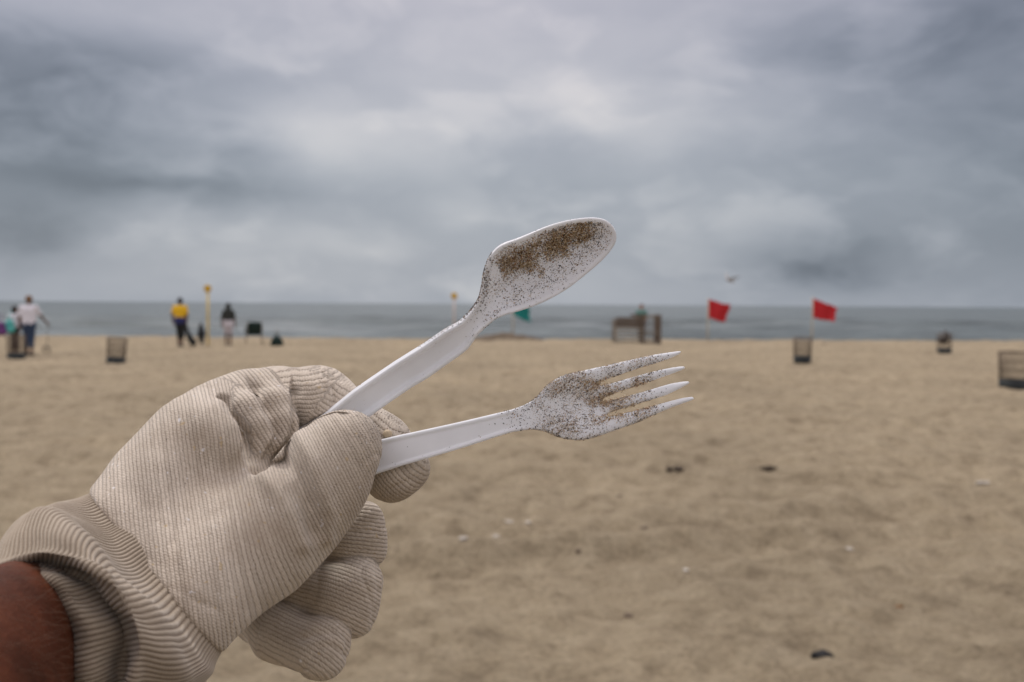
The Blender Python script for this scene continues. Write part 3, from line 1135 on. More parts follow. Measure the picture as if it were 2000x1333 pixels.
def build_arm(person):
    st = [ringdef(190, 1160, .385, (9, -15, 0), (10, 15, 4)), ringdef(120, 1230, .350, (12, -17, 0), (11, 18, 4)),
          ringdef(40, 1302, .308, (12.6, -22.5, 1), (12.4, 23.2, 1)), ringdef(-20, 1370, .280, (14.5, -24, 2), (14, 25, 2)),
          ringdef(-150, 1540, .240, (18, -27, 4), (17, 27, 4)), ringdef(-420, 1950, .185, (22, -29, 6), (22, 29, 8)),
          ringdef(-1100, 2900, .130, (26, -31, 8), (26, 31, 10)), ringdef(-1800, 4200, .100, (27, -32, 8), (27, 31, 10))]
    C = np.array([c[0] for c in st]); A = np.array([c[1] for c in st]); B = np.array([c[2] for c in st])
    nr, nt = 120, 96
    tt = np.linspace(0, len(st) - 1, nr)
    c, a, b = catmull(C, tt), catmull(A, tt), catmull(B, tt)
    th = np.arange(nt) * 2 * math.pi / nt
    V = c[:, None, :] + a[:, None, :] * np.cos(th)[None, :, None] + b[:, None, :] * np.sin(th)[None, :, None]
    V = V.reshape(-1, 3)
    i, j = np.meshgrid(np.arange(nr - 1), np.arange(nt), indexing='ij')
    j2 = (j + 1) % nt
    q = np.stack([i * nt + j, i * nt + j2, (i + 1) * nt + j2, (i + 1) * nt + j], -1).reshape(-1, 4)
    n = vnormals(V, q)
    if ((V - np.repeat(c, nt, 0)) * n).sum() < 0:
        q = q[:, ::-1]; n = -n
    V = V + n * (0.5 * MM * noise3(V, 60.0, 41))[:, None]
    t = NT('shaded_tan_skin')
    co = t.obj()
    a1 = t.noise(co, 38.0, 5.0, 0.6)
    a2 = t.noise(co, 420.0, 4.0, 0.6)
    vo = t.n('ShaderNodeTexVoronoi')
    vo.inputs['Scale'].default_value = 900.0
    t.l(co, vo.inputs['Vector'])
    cc = t.ramp(a1, [(0.3, (0.048, 0.014, 0.006)), (0.5, (0.080, 0.023, 0.010)), (0.72, (0.120, 0.036, 0.015))])  # tan skin, with body shade and vignette put into the colour
    cc = t.mix(0.7, cc, t.ramp(a2, [(0.32, (0.78, 0.74, 0.72)), (0.6, (1.05, 1.05, 1.05))]), 'MULTIPLY')
    nb = t.bump(t.math('ADD', vo.outputs['Distance'], t.math('MULTIPLY', a2, 0.8)), 0.5, 0.0004)
    t.b.inputs['Subsurface Weight'].default_value = 0.12
    t.b.inputs['Subsurface Radius'].default_value = (0.006, 0.002, 0.001)
    t.b.inputs['Subsurface Scale'].default_value = 1.0
    o = mesh_np('forearm', V, q, t.done(cc, 0.65, nb, 0.12), person)
    tag(o, 'tanned forearm, its skin colour darkened for shade, with fine pale hairs')
    # arm hair
    mb = MB()
    px = to_px(V)
    cand = np.where((px[:, 0] > -60) & (px[:, 0] < 175) & (px[:, 1] > 1085) & (px[:, 1] < 1420) & (px[:, 2] < .33)
                    & (((CP - V) * n).sum(1) > 0))[0]
    for _ in range(260):
        k = cand[RNG.integers(len(cand))]
        p = V[k] + RNG.normal(0, .0012, 3)
        nn = n[k]
        tdir = (C[1] - C[3]) / np.linalg.norm(C[1] - C[3])
        tdir = CR * RNG.normal(0.75, .35) + CU * RNG.normal(-0.1, .45) - CF * RNG.normal(-0.2, .2)
        L = RNG.uniform(.006, .014)
        curl = np.cross(nn, tdir) * RNG.normal(0, .35)
        pts = [p - nn * .0008 + tdir * L * s + nn * L * (0.32 * s - 0.24 * s * s) + curl * L * s * s for s in np.linspace(0, 1, 6)]
        mb.tube(pts, np.linspace(.000042, .000014, 6), 3, False)
    o2 = mb.build('arm_hair', plain('arm_hair', (0.10, 0.05, 0.025), 0.5), person)
    tag(o2, 'fine fair hairs on the forearm', kind='stuff')


ROOT = P(40, 1300, .31)
person = empty('person', (0, 0, 0))
tag(person, 'tanned, shade-darkened left arm in a cream work glove reaching in, gripping plastic cutlery', 'person')
glove, GV, GN, GPX, GID, GFIELD = build_glove(person)
build_cuff(glove, GFIELD)
build_arm(person)


# ------------------------------------------------------------------ plastic cutlery
def poly_sdf(X, Y, poly):
    """signed distance to a closed polygon (negative inside)"""
    poly = np.asarray(poly, float)
    d = np.full(X.shape, 1e9)
    inside = np.zeros(X.shape, bool)
    n = len(poly)
    for i in range(n):
        a, b = poly[i], poly[(i + 1) % n]
        e = b - a
        t = np.clip(((X - a[0]) * e[0] + (Y - a[1]) * e[1]) / (e @ e + 1e-18), 0, 1)
        d = np.minimum(d, np.hypot(X - a[0] - t * e[0], Y - a[1] - t * e[1]))
        c = ((a[1] > Y) != (b[1] > Y)) & (X < (b[0] - a[0]) * (Y - a[1]) / (b[1] - a[1] + 1e-18) + a[0])
        inside ^= c
    return np.where(inside, -d, d)


def smooth_poly(p, n=3):
    """Catmull-Rom through the outline points"""
    p = np.asarray(p, float)
    m = len(p)
    out = []
    for i in range(m):
        p0, p1, p2, p3 = p[i - 1], p[i], p[(i + 1) % m], p[(i + 2) % m]
        for f in np.arange(n) / n:
            out.append(0.5 * (2 * p1 + (p2 - p0) * f + (2 * p0 - 5 * p1 + 4 * p2 - p3) * f * f + (-p0 + 3 * p1 - 3 * p2 + p3) * f ** 3))
    return np.array(out)


class Plane:
    """a tilted plane through a point; outlines are carried onto it along sight lines"""
    def __init__(self, org, n, xdir):
        self.o = org
        n = CR * n[0] + CU * n[1] - CF * n[2]
        self.n = n / np.linalg.norm(n)
        x = CR * xdir[0] + CU * xdir[1]
        x = x - self.n * (x @ self.n)
        self.x = x / np.linalg.norm(x)
        self.y = np.cross(self.n, self.x)

    def local(self, px, py):
        d = P(px, py, 1.0) - CP
        t = ((self.o - CP) @ self.n) / (d @ self.n)
        q = CP + d * t - self.o
        return np.array([q @ self.x, q @ self.y])

    def world(self, L):
        return self.o + L[:, :1] * self.x + L[:, 1:2] * self.y + L[:, 2:3] * self.n


def plastic_material():
    t = NT('white_plastic')
    co = t.obj()
    s = t.noise(co, 70.0, 5.0, 0.6)
    c = t.ramp(s, [(0.35, (0.84, 0.85, 0.87)), (0.65, (0.88, 0.89, 0.91))])
    sc = t.noise(co, 900.0, 3.0, 0.6)
    r = t.ramp(s, [(0.3, (0.30, 0.30, 0.30)), (0.7, (0.42, 0.42, 0.42))])
    m = t.done(c, r, t.bump(sc, 0.08, 0.0002), 0.5)
    # thin polystyrene lets some light through
    tr = t.n('ShaderNodeBsdfTranslucent'); t.l(c, tr.inputs['Color'])
    mx = t.n('ShaderNodeMixShader'); mx.inputs[0].default_value = 0.33
    out = [n for n in t.t.nodes if n.type == 'OUTPUT_MATERIAL'][0]
    t.l(t.b.outputs[0], mx.inputs[1]); t.l(tr.outputs[0], mx.inputs[2]); t.l(mx.outputs[0], out.inputs[0])
    return m


PLASTIC = plastic_material()


def build_utensil(name, plane, outline_px, top_fn, bot_fn, zr, h, hole_k=0.0006):
    poly = np.array([plane.local(a, b) for a, b in outline_px])
    lo = np.array([*poly.min(0), zr[0]]) - 0.002
    hi = np.array([*poly.max(0), zr[1]]) + 0.002
    fd = Field(lo, hi, h)
    x, y, z = [a.astype(float) for a in fd.axes()]
    X, Y = np.meshgrid(x, y, indexing='ij')
    d2 = poly_sdf(X, Y, poly)
    top = top_fn(X, Y, d2); bot = bot_fn(X, Y, d2)
    Z = z[None, None, :]
    D = np.maximum(Z - top[..., None], bot[..., None] - Z)
    fd.F = smax(d2[..., None] + 0 * Z, D, hole_k).astype(np.float32)
    V, Q, N = surface_nets(fd)
    V = relax(V, Q, 2, 0.45)
    N = vnormals(V, Q)
    if ((V - V.mean(0)) * N).sum() < 0:
        Q = Q[:, ::-1]; N = -N
    W = plane.world(V)
    o = mesh_np(name, W, Q, PLASTIC)
    NW = N[:, :1] * plane.x + N[:, 1:2] * plane.y + N[:, 2:3] * plane.n
    return o, V, W, NW


SPOON_TOP = [(651, 794), (694, 760), (779, 702), (827, 670.5), (868, 641), (901, 622), (923, 599), (936, 577), (942, 551), (944, 534),
             (949, 516), (956, 500), (968, 485), (984, 474.5), (1003, 468), (1029, 458), (1060, 445), (1092, 434.5), (1123, 428),
             (1155, 425), (1178, 428), (1194, 438), (1203, 454), (1203, 471)]
SPOON_BOT = [(1192, 490), (1173, 511), (1144, 536), (1113, 560), (1081, 579), (1050, 593), (1018, 603), (986, 611), (966, 620),
             (949, 634), (934, 648), (923, 664), (909, 680), (868, 710), (836, 734), (801, 756), (749, 792), (716, 816)]
SPOON = [(560, 856), (600, 829)] + SPOON_TOP + SPOON_BOT + [(640, 868), (603, 893), (585, 890)]
SPL = Plane(P(690, 790, .4172), (-0.02, -0.36, 1.0), (0.80, 0.60))
sp_poly = smooth_poly(SPOON, 3)
neck = SPL.local(945, 590)
bowl_c = SPL.local(1085, 510)
hx0 = SPL.local(905, 650)[0]


def sp_bowl(X):
    return sstep(neck[0] - .010, neck[0] + .016, X)


def sp_mid(X, Y, d2):
    inn = np.clip(-d2, 0, 1)
    bowl = 0.0085 * (1 - np.exp(-(inn / 0.0085) ** 1.35))
    hand = 0.0
    # the neck dips, the bowl comes forward a little
    return -bowl * sp_bowl(X) + 0.0022 * np.sin(np.clip((X - hx0 + .03) / .06, 0, 1) * math.pi)


def sp_rim(d2):
    inn = -d2
    return np.exp(-((inn - 0.0008) / 0.0014) ** 4)


def sp_top(X, Y, d2):
    w = 1 - sp_bowl(X)
    w = 1 - sstep(neck[0] + .002, neck[0] + .040, X)
    rim = sp_rim(d2) * (0.0025 * w + 0.0006 * (1 - w))
    return sp_mid(X, Y, d2) + 0.0006 + rim


def sp_bot(X, Y, d2):
    w = 1 - sp_bowl(X)
    return sp_mid(X, Y, d2) - 0.0007 - 0.0014 * w * sstep(0.0030, 0.0012, -d2)


spoon, SV, SW, SN = build_utensil('spoon', SPL, sp_poly, sp_top, sp_bot, (-0.012, 0.006), 0.00042)
tag(spoon, 'white plastic spoon crusted with sand, upper utensil in the gloved hand', 'spoon')

FORK_PX = [(600, 897), (751, 857), (805, 845), (892, 826), (960, 810), (1000, 800), (1024, 791), (1042, 780.5), (1055, 768), (1067, 753), (1085, 740.5),
           (1106, 731.5), (1144, 723), (1180, 715), (1228, 704), (1275, 693.5), (1326, 686), (1329, 689), (1325, 693), (1300, 704), (1256, 717.5),
           (1218, 730.5), (1184, 742), (1171, 746), (1168, 750), (1174, 754), (1192, 750.5), (1228, 740), (1266, 729), (1304, 720), (1335, 715.5),
           (1338.5, 719), (1334, 723), (1300, 736), (1266, 748), (1228, 760), (1199, 770), (1182, 777), (1178, 782), (1184, 785.5), (1201, 781.5),
           (1237, 772), (1275, 761), (1313, 749.5), (1343.5, 745), (1347, 748), (1343, 752), (1304, 772), (1266, 784), (1228, 795.5), (1201, 804),
           (1189, 809), (1187, 813), (1196, 814), (1211, 810), (1247, 801.5), (1285, 791), (1323, 780), (1350.5, 775), (1354, 779), (1351, 782),
           (1313, 796), (1275, 812.5), (1237, 829), (1199, 842.5), (1171, 852), (1137, 860.5), (1106, 858.5), (1082, 851), (1061, 842.5), (1038, 839.5),
           (1009, 843), (987, 848), (910, 873), (840, 894), (787, 909.5), (737, 926), (610, 965), (592, 950), (590, 915)]
FPL = Plane(P(900, 860, .4200), (0.06, 0.02, 1.0), (0.965, 0.26))
fk_poly = smooth_poly(FORK_PX, 2)
fneck = FPL.local(1015, 820)
fhead = FPL.local(1110, 795)
ftine = FPL.local(1180, 775)
ftip = FPL.local(1345, 745)


def fk_mid(X, Y, d2):
    hd = sstep(fneck[0] - .004, fhead[0], X)
    cup = 0.0035 * hd * (1 - np.exp(-((Y - fhead[1]) / 0.011) ** 2) * 1.0)
    along = -0.0035 * np.sin(np.clip((X - fneck[0]) / (ftip[0] - fneck[0]), 0, 1) * math.pi * 0.9)
    return cup + along


def fk_top(X, Y, d2):
    w = 1 - sstep(fneck[0] - .012, fneck[0] + .006, X)
    rim = np.exp(-((-d2 - 0.0008) / 0.0009) ** 4) * 0.0008 * w
    dome = 0.0012 * (1 - np.exp(-np.clip(-d2, 0, 1) / 0.0009)) * sstep(fneck[0], fhead[0], X)
    return fk_mid(X, Y, d2) + 0.0003 + rim + dome + 0.0006 * w


def fk_bot(X, Y, d2):
    w = 1 - sstep(fneck[0] - .012, fneck[0] + .006, X)
    dome = 0.0009 * (1 - np.exp(-np.clip(-d2, 0, 1) / 0.0008))
    return fk_mid(X, Y, d2) - 0.0006 - dome - 0.0009 * w * sstep(0.0028, 0.001, -d2)


fork, FV, FW, FN = build_utensil('fork', FPL, fk_poly, fk_top, fk_bot, (-0.008, 0.008), 0.00038)
tag(fork, 'white plastic fork with four sandy tines, lower utensil in the gloved hand', 'fork')


# ------------------------------------------------------------------ sand grains
def grain_material():
    t = NT('sand_grain')
    at = t.n('ShaderNodeAttribute', attribute_name='grain')
    return t.done(at.outputs['Color'], 0.6, None, 0.4)


GRAIN = grain_material()
OCT_V = np.array([(1, 0, 0), (-1, 0, 0), (0, 1, 0), (0, -1, 0), (0, 0, 1), (0, 0, -1)], float)
OCT_F = np.array([(0, 2, 4), (2, 1, 4), (1, 3, 4), (3, 0, 4), (2, 0, 5), (1, 2, 5), (3, 1, 5), (0, 3, 5)])


def grains(name, pts, size, cols, parent, label):
    n = len(pts)
    R = RNG.normal(size=(n, 3, 3))
    R, _ = np.linalg.qr(R)
    S = size[:, None, None] * RNG.uniform(0.65, 1.25, (n, 1, 3)) * OCT_V[None]
    V = np.einsum('nij,nkj->nki', R, S) + pts[:, None, :]
    F = (OCT_F[None] + (np.arange(n) * 6)[:, None, None]).reshape(-1, 3)
    o = mesh_np(name, V.reshape(-1, 3), F, GRAIN, parent, False)
    point_attr(o, 'grain', np.concatenate([np.repeat(cols, 6, 0), np.ones((n * 6, 1))], 1), 'FLOAT_COLOR')
    tag(o, label, kind='stuff')
    return o


PAL = 1.15 * np.array([(0.020, 0.016, 0.015), (0.035, 0.026, 0.022), (0.05, 0.035, 0.025), (0.17, 0.11, 0.06), (0.26, 0.17, 0.09),
                (0.36, 0.27, 0.16), (0.50, 0.41, 0.29), (0.62, 0.56, 0.46), (0.30, 0.14, 0.07)])


def pal(n, wts):
    w = np.asarray(wts, float)
    c = PAL[RNG.choice(len(PAL), n, p=w / w.sum())]
    return c * RNG.uniform(0.8, 1.2, (n, 1))


SPECK = (5, 5, 4, 2, 1.5, 1, .6, .3, .6)
CRUST = (.6, .7, 1.0, 2.6, 4.5, 6.0, 5.0, 2.4, 1.2)


def pick(prob, n):
    prob = np.clip(prob, 0, None)
    return RNG.choice(len(prob), n, p=prob / prob.sum())


# spoon: thick brown crust along the upper part of the bowl, speckle elsewhere
spx = to_px(SW)
facing = ((CP - SW) * SN).sum(1) > 0
band = polyline_dist(spx[:, :2], [(992, 516), (1022, 500), (1050, 486), (1085, 473), (1115, 462), (1138, 455)])
nz = noise3(SW, 180.0, 51) + 0.6 * noise3(SW, 420.0, 54)
hole = np.exp(-(np.hypot((spx[:, 0] - 1070) / 20, (spx[:, 1] - 508) / 12)) ** 2)
tail = polyline_dist(spx[:, :2], [(1020, 500), (1040, 525), (1055, 530)])
tail2 = polyline_dist(spx[:, :2], [(1075, 505), (1100, 488), (1105, 500)])
cw = np.exp(-(band / 22) ** 2) + 0.65 * np.exp(-(tail / 15) ** 2) + 0.5 * np.exp(-(tail2 / 12) ** 2)
cw = np.clip(cw * (1 + 0.22 * nz) - 0.14 - 0.30 * hole, 0, 1) ** 1.3 * facing * (spx[:, 0] > 955)
clear = sstep(5.0, 11.0, polyline_dist(spx[:, :2], SPOON_TOP[9:] + SPOON_BOT[:8]))
cw = cw * clear * (0.5 + sstep(-.25, .35, noise3(SW, 900.0, 57)))
k = pick(cw, 6000)
lay = RNG.uniform(0, 1, len(k)) ** 1.4 * np.clip(cw[k] * 1.6 - .1, 0.02, 1) * 0.0012
pt = SW[k] + SN[k] * lay[:, None] + RNG.normal(0, .00022, (len(k), 3))
grains('sand_crust', pt, RNG.uniform(.00012, .00036, len(k)), pal(len(k), CRUST) * 1.2, spoon, 'crust of damp brown sand in the spoon bowl')
inb = sstep(900, 985, spx[:, 0]) * facing
lowr = np.clip(((spx[:, 0] - 1120) / 90 + (spx[:, 1] - 500) / 70), 0, 1)
sw_ = inb * (0.55 + 0.9 * nz.clip(-.4, .6)) * (1 - 0.93 * lowr) * np.where(spx[:, 0] < 1180, 1, 0.35)
rimout = (~facing) * 0
edge = np.exp(-(polyline_dist(spx[:, :2], SPOON_TOP[:12]) / 7) ** 2) * sstep(800, 905, spx[:, 0]) * 1.3 * (spx[:, 0] < 965)
hl = np.where((spx[:, 0] > 700) & (spx[:, 0] < 905), 0.004, 0.0)
sw_ = (sw_ * (.08 + .92 * clear) + edge + hl) * (((CP - SW) * SN).sum(1) > -0.12)
k = pick(sw_, 3600)
grains('sand_speckle', SW[k] + SN[k] * .00008, .00011 + .00022 * RNG.uniform(0, 1, len(k)) ** 2.5, pal(len(k), SPECK), spoon, 'dark sand specks on the spoon')
near = np.exp(-(band / 55) ** 2) * inb * (1 - .8 * lowr)
k = pick(near * clear * (0.6 + nz.clip(-.5, .6)), 4200)
grains('sand_dust', SW[k] + SN[k] * .00005, RNG.uniform(.00010, .00022, len(k)), pal(len(k), (0.3, .3, .4, 2, 3, 4, 4, 3, .8)), spoon, 'pale sand dusting round the crust')

# fork
fpx = to_px(FW)
ffac = ((CP - FW) * FN).sum(1) > -0.05
nz = noise3(FW, 170.0, 61) + 0.6 * noise3(FW, 420.0, 64)
slots = np.minimum.reduce([polyline_dist(fpx[:, :2], l) for l in ([(1140, 752), (1190, 748)], [(1160, 785), (1192, 780)], [(1165, 818), (1215, 812)],
                                                                     [(1195, 815), (1280, 795)], [(1190, 775), (1260, 752)], [(1200, 803), (1240, 790)])])
headw = sstep(1020, 1085, fpx[:, 0]) * sstep(1300, 1240, fpx[:, 0])
cw = np.exp(-(slots / 11) ** 2) * 1.1 + 0.30 * headw * (fpx[:, 1] > 735) * (fpx[:, 1] < 848)
cw = np.clip(cw * (1 + 1.1 * nz) - 0.16, 0, 1) ** 1.4 * ffac * headw
cw = cw * (0.3 + sstep(-.25, .35, noise3(FW, 900.0, 67)))
k = pick(cw, 3400)
lay = RNG.uniform(0, 1, len(k)) ** 1.6 * np.clip(cw[k] * 1.5, 0.1, 1) * 0.0009
grains('sand_crust', FW[k] + FN[k] * lay[:, None] + RNG.normal(0, .0002, (len(k), 3)), RNG.uniform(.00013, .00028, len(k)), pal(len(k), CRUST) * 1.3, fork,
       'clumps of damp sand between the fork tines')
w_ = sstep(960, 1035, fpx[:, 0]) * sstep(1318, 1255, fpx[:, 0]) * (0.6 + 0.8 * nz.clip(-.5, .6)) + np.where(fpx[:, 0] > 760, 0.006, 0)
w_ = w_ * ffac * np.where(fpx[:, 0] < 1308 + (fpx[:, 1] - 690) * 0.25, 1, 0.02)
k = pick(w_, 3600)
grains('sand_speckle', FW[k] + FN[k] * .00008, .00011 + .00022 * RNG.uniform(0, 1, len(k)) ** 2.5, pal(len(k), SPECK), fork, 'dark sand specks on the fork')
k = pick(w_ * (0.5 + nz.clip(-.4, .6)) * headw, 7000)
grains('sand_dust', FW[k] + FN[k] * .00005, RNG.uniform(.00010, .00022, len(k)), pal(len(k), (0.3, .3, .4, 2, 3, 4, 4, 3, .8)), fork, 'pale sand dusting on the fork head')

# grains caught in the glove cloth, mostly round the fingertips
gw = np.exp(-(np.hypot(GPX[:, 0] - 735, GPX[:, 1] - 850) / 60) ** 2) + 0.02
gw = gw * (((CP - GV) * GN).sum(1) > 0)
k = pick(gw, 1000)
grains('sand_speckle', GV[k] + GN[k] * .0001, .00008 + .00016 * RNG.uniform(0, 1, len(k)) ** 2, pal(len(k), SPECK), glove, 'dark sand specks in the glove cloth')

# loose cotton fuzz on the glove
mb = MB()
cosv = np.abs(((CP - GV) / np.linalg.norm(CP - GV, axis=1)[:, None] * GN).sum(1))
wz = np.where(cosv < 0.35, 1.0, 0.12) * (GPX[:, 2] < .46)
for k in pick(wz, 1800):
    p = GV[k]; n_ = GN[k]
    t1 = np.cross(n_, RNG.normal(size=3)); t1 /= np.linalg.norm(t1)
    L = RNG.uniform(.0008, .0026)
    pts = [p + n_ * L * 0.6 * s + t1 * L * (0.4 * s + RNG.uniform(0.2, .8) * s * s) for s in np.linspace(0, 1, 4)]
    mb.tube(pts, np.linspace(.00003, .000012, 4), 3, False)
tag(mb.build('cotton_fuzz', plain('cotton_fuzz', (0.62, 0.56, 0.48), 0.9), glove), 'loose cotton fibres standing off the glove', kind='stuff')

# the small round pebble resting on the index fingertip, above the fork
pb = P(757, 848, .4205)
o = sdf_obj('pebble', [(pb - CR * .0004, pb + CR * .0004, .00150, .00140), (pb + CU * .0002, pb - CU * .0004, .0014, .0014)], 0.0003,
            plain('pebble', (0.50, 0.40, 0.27), 0.6, 0.15, 400.0), None, 0.001)
tag(o, 'tiny round tan pebble caught above the fork handle on the glove', 'pebble')


# ------------------------------------------------------------------ beach people
SKIN_D = plain('skin_brown', (0.13, 0.065, 0.042), 0.6)
SKIN_T = plain('skin_tan', (0.32, 0.17, 0.105), 0.6)
HAIR_D = plain('hair_dark', (0.018, 0.014, 0.012), 0.6)
SHOE_D = plain('shoe_dark', (0.03, 0.028, 0.028), 0.7)


def v3(*a):
    return np.array(a, float)


def make_person(label, loc, rz, height=1.72, skin=SKIN_T, pose=None, top=None, bottom=None, hair=HAIR_D, sleeve=0.6, legs=1.0,
                top_hem=0.92, hood=None, cap=None, long_hair=False, shoes=SHOE_D, group=None, root=None, shift=None, nohand=''):
    """standing figure, facing local +Y; pose overrides joints given for a 1.72 m body"""
    J = dict(pelvis=(0, 0, .95), chest=(0, .0, 1.30), neck=(0, 0, 1.48), head=(0, .02, 1.615),
             shL=(-.185, 0, 1.405), shR=(.185, 0, 1.405), elL=(-.235, -.02, 1.12), elR=(.235, -.02, 1.12), wrL=(-.245, .06, .87), wrR=(.245, .06, .87),
             hipL=(-.09, 0, .92), hipR=(.09, 0, .92), knL=(-.10, .02, .50), knR=(.10, .02, .50), anL=(-.105, -.01, .085), anR=(.105, -.01, .085))
    if pose: J.update(pose)
    s = height / 1.72
    J = {k: v3(*v) * s + (v3(*shift) if shift else 0) for k, v in J.items()}
    if root is None:
        root = empty('person', loc, rz)
        tag(root, label, 'person', group)
    pr = []
    A = lambda a, b, ra, rb, k=.03: pr.append((a, b, ra * s, rb * s, k * s))
    up = v3(0, 0, 1) * s
    for sx in (-1, 1):
        A(J['pelvis'] + v3(sx * .055, 0, 0) * s, J['chest'] + v3(sx * .075, 0, 0) * s, .112, .105, .05)
    A(J['chest'], J['neck'], .10, .055, .05)
    A(J['neck'] - up * .03, J['head'] - up * .06, .052, .05, .02)
    hd = J['head']
    A(hd + up * .03, hd + up * .03 + v3(0, -.02, 0) * s, .088, .085, .02)
    A(hd - up * .03 + v3(0, .03, 0) * s, hd - up * .075 + v3(0, .045, 0) * s, .07, .048, .03)
    A(hd + v3(0, .105, -.005) * s, hd + v3(0, .122, -.035) * s, .010, .014, .012)       # nose
    for sx in (-1, 1):
        A(hd + v3(sx * .088, 0, .012) * s, hd + v3(sx * .088, 0, -.02) * s, .016, .012, .008)   # ears
    for S, sx in (('L', -1), ('R', 1)):
        sh, el, wr = J['sh' + S], J['el' + S], J['wr' + S]
        A(J['chest'] + v3(sx * .08, 0, .06) * s, sh, .07, .058, .04)
        A(sh, el, .054, .042, .02); A(el, wr, .041, .028, .015)
        d = wr - el; d /= np.linalg.norm(d)
        side = v3(sx, 0, 0) - d * (v3(sx, 0, 0) @ d); side /= np.linalg.norm(side)
        fwd = np.cross(d, side) * sx
        if S not in nohand: A(wr, wr + d * .06 * s, .030, .034, .01)
        for q, L in () if S in nohand else zip((-.027, -.009, .009, .027), (.062, .075, .07, .052)):
            b0 = wr + (d * .075 + fwd * q) * s
            b1 = b0 + (d * L * .55 - side * .008) * s
            A(b0, b1, .0105, .0095, .004); A(b1, b1 + (d * L * .45 - side * .022) * s, .0095, .008, .004)
        if S not in nohand: A(wr + (d * .03 + fwd * .03) * s, wr + (d * .075 + fwd * .055) * s, .012, .010, .006)
        hp, kn, an = J['hip' + S], J['kn' + S], J['an' + S]
        A(hp, kn, .092, .060, .04); A(kn, an, .057, .040, .02)
        A(an - up * .03 + v3(0, -.03, 0) * s, an + v3(0, .14, -.05) * s, .042, .032, .02)
    sdf_obj('body', pr, .0095, skin, root)
    # clothing
    if top is not None:
        c = []
        hem = v3(J['pelvis'][0], J['pelvis'][1], top_hem * s)
        for sx in (-1, 1):
            c.append((hem + v3(sx * .065, 0, 0) * s, J['chest'] + v3(sx * .078, 0, 0) * s, .128 * s, .122 * s, .06))
        c.append((J['chest'], J['neck'] - up * .04, .115 * s, .075 * s, .05))
        for S, sx in (('L', -1), ('R', 1)):
            sh, el, wr = J['sh' + S], J['el' + S], J['wr' + S]
            c.append((J['chest'] + v3(sx * .08, 0, .06) * s, sh, .082 * s, .072 * s, .05))
            e = sh + (el - sh) * min(sleeve, 1.0)
            c.append((sh, e, .068 * s, .060 * s, .02))
            if sleeve > 1:
                c.append((el, el + (wr - el) * (sleeve - 1), .058 * s, .042 * s, .02))
        if hood is not None:
            c.append((hd + v3(0, -.015, .03) * s, hd + v3(0, -.03, -.07) * s, .112 * s, .105 * s, .03))
            c.append((hd + v3(0, -.03, -.07) * s, J['chest'] + v3(0, -.02, .1) * s, .10 * s, .115 * s, .04))
        sdf_obj('top', c, .013, top, root, clip=([(J['head'] + v3(0, .055, 0) * s, v3(0, 1, 0))] if hood is not None else None))
    if bottom is not None:
        c = [(J['hipL'], J['hipR'], .118 * s, .118 * s, .04), (J['pelvis'], J['pelvis'] - up * .03, .12 * s, .12 * s, .05)]
        for S in 'LR':
            hp, kn, an = J['hip' + S], J['kn' + S], J['an' + S]
            if legs <= 1:
                c.append((hp, hp + (kn - hp) * legs, .105 * s, .088 * s, .04))
            else:
                c.append((hp, kn, .105 * s, .076 * s, .04))
                c.append((kn, kn + (an - kn) * (legs - 1), .074 * s, .060 * s, .02))
        sdf_obj('trousers', c, .012, bottom, root)
    if shoes is not None:
        for S in 'LR':
            an = J['an' + S]
            sdf_obj('shoe', [(an - up * .035 + v3(0, -.035, 0) * s, an + v3(0, .15, -.045) * s, .050 * s, .040 * s)], .010, shoes, root)
    if hair is not None and hood is None:
        c = [(hd + v3(0, -.012, .04) * s, hd + v3(0, -.03, .02) * s, .099 * s, .094 * s, .02)]
        if long_hair:
            c.append((hd + v3(0, -.05, .0) * s, hd + v3(0, -.06, -.14) * s, .075 * s, .05 * s, .03))
        sdf_obj('hair', c, .010, hair, root, clip=[(hd + v3(0, .05, .02) * s, v3(0, .8, -.6)), (hd + v3(0, .058, 0) * s, v3(0, 1, 0))] if not long_hair else [(hd + v3(0, .055, 0) * s, v3(0, 1, 0))])
    if cap is not None:
        m = MB()
        m.lathe([(.0, .125), (.05, .118), (.085, .09), (.102, .045), (.105, .02), (.098, .02)], 20, (0, 0, 0))
        m.box((0, .12, .028), (.14, .12, .012))
        o = m.build('cap', cap, root, True); o.location = tuple(hd + v3(0, -.01, .0) * s); o.scale = (s, s, s)
    return root


WHITE_TEE = plain('white_cotton', (0.68, 0.66, 0.70), 0.9, 0.10)
JEANS = plain('blue_denim', (0.035, 0.055, 0.10), 0.9)
YELLOW_TEE = plain('yellow_cotton', (0.72, 0.43, 0.02), 0.9, 0.10)
NAVY = plain('blue_cloth', (0.030, 0.034, 0.12), 0.9)
BLACK_CLOTH = plain('black_cloth', (0.020, 0.021, 0.020), 0.9)
CHAR_CLOTH = plain('charcoal_cloth', (0.035, 0.038, 0.034), 0.9)
PALE_CLOTH = plain('pale_cloth', (0.52, 0.49, 0.53), 0.9)
TEAL_CLOTH = plain('teal_cloth', (0.10, 0.42, 0.38), 0.85)
PURPLE = plain('purple_cloth', (0.13, 0.045, 0.16), 0.85)
LEGGING = plain('dark_legging', (0.06, 0.045, 0.04), 0.9)


def place_person(px, py, *a, **k):
    return a


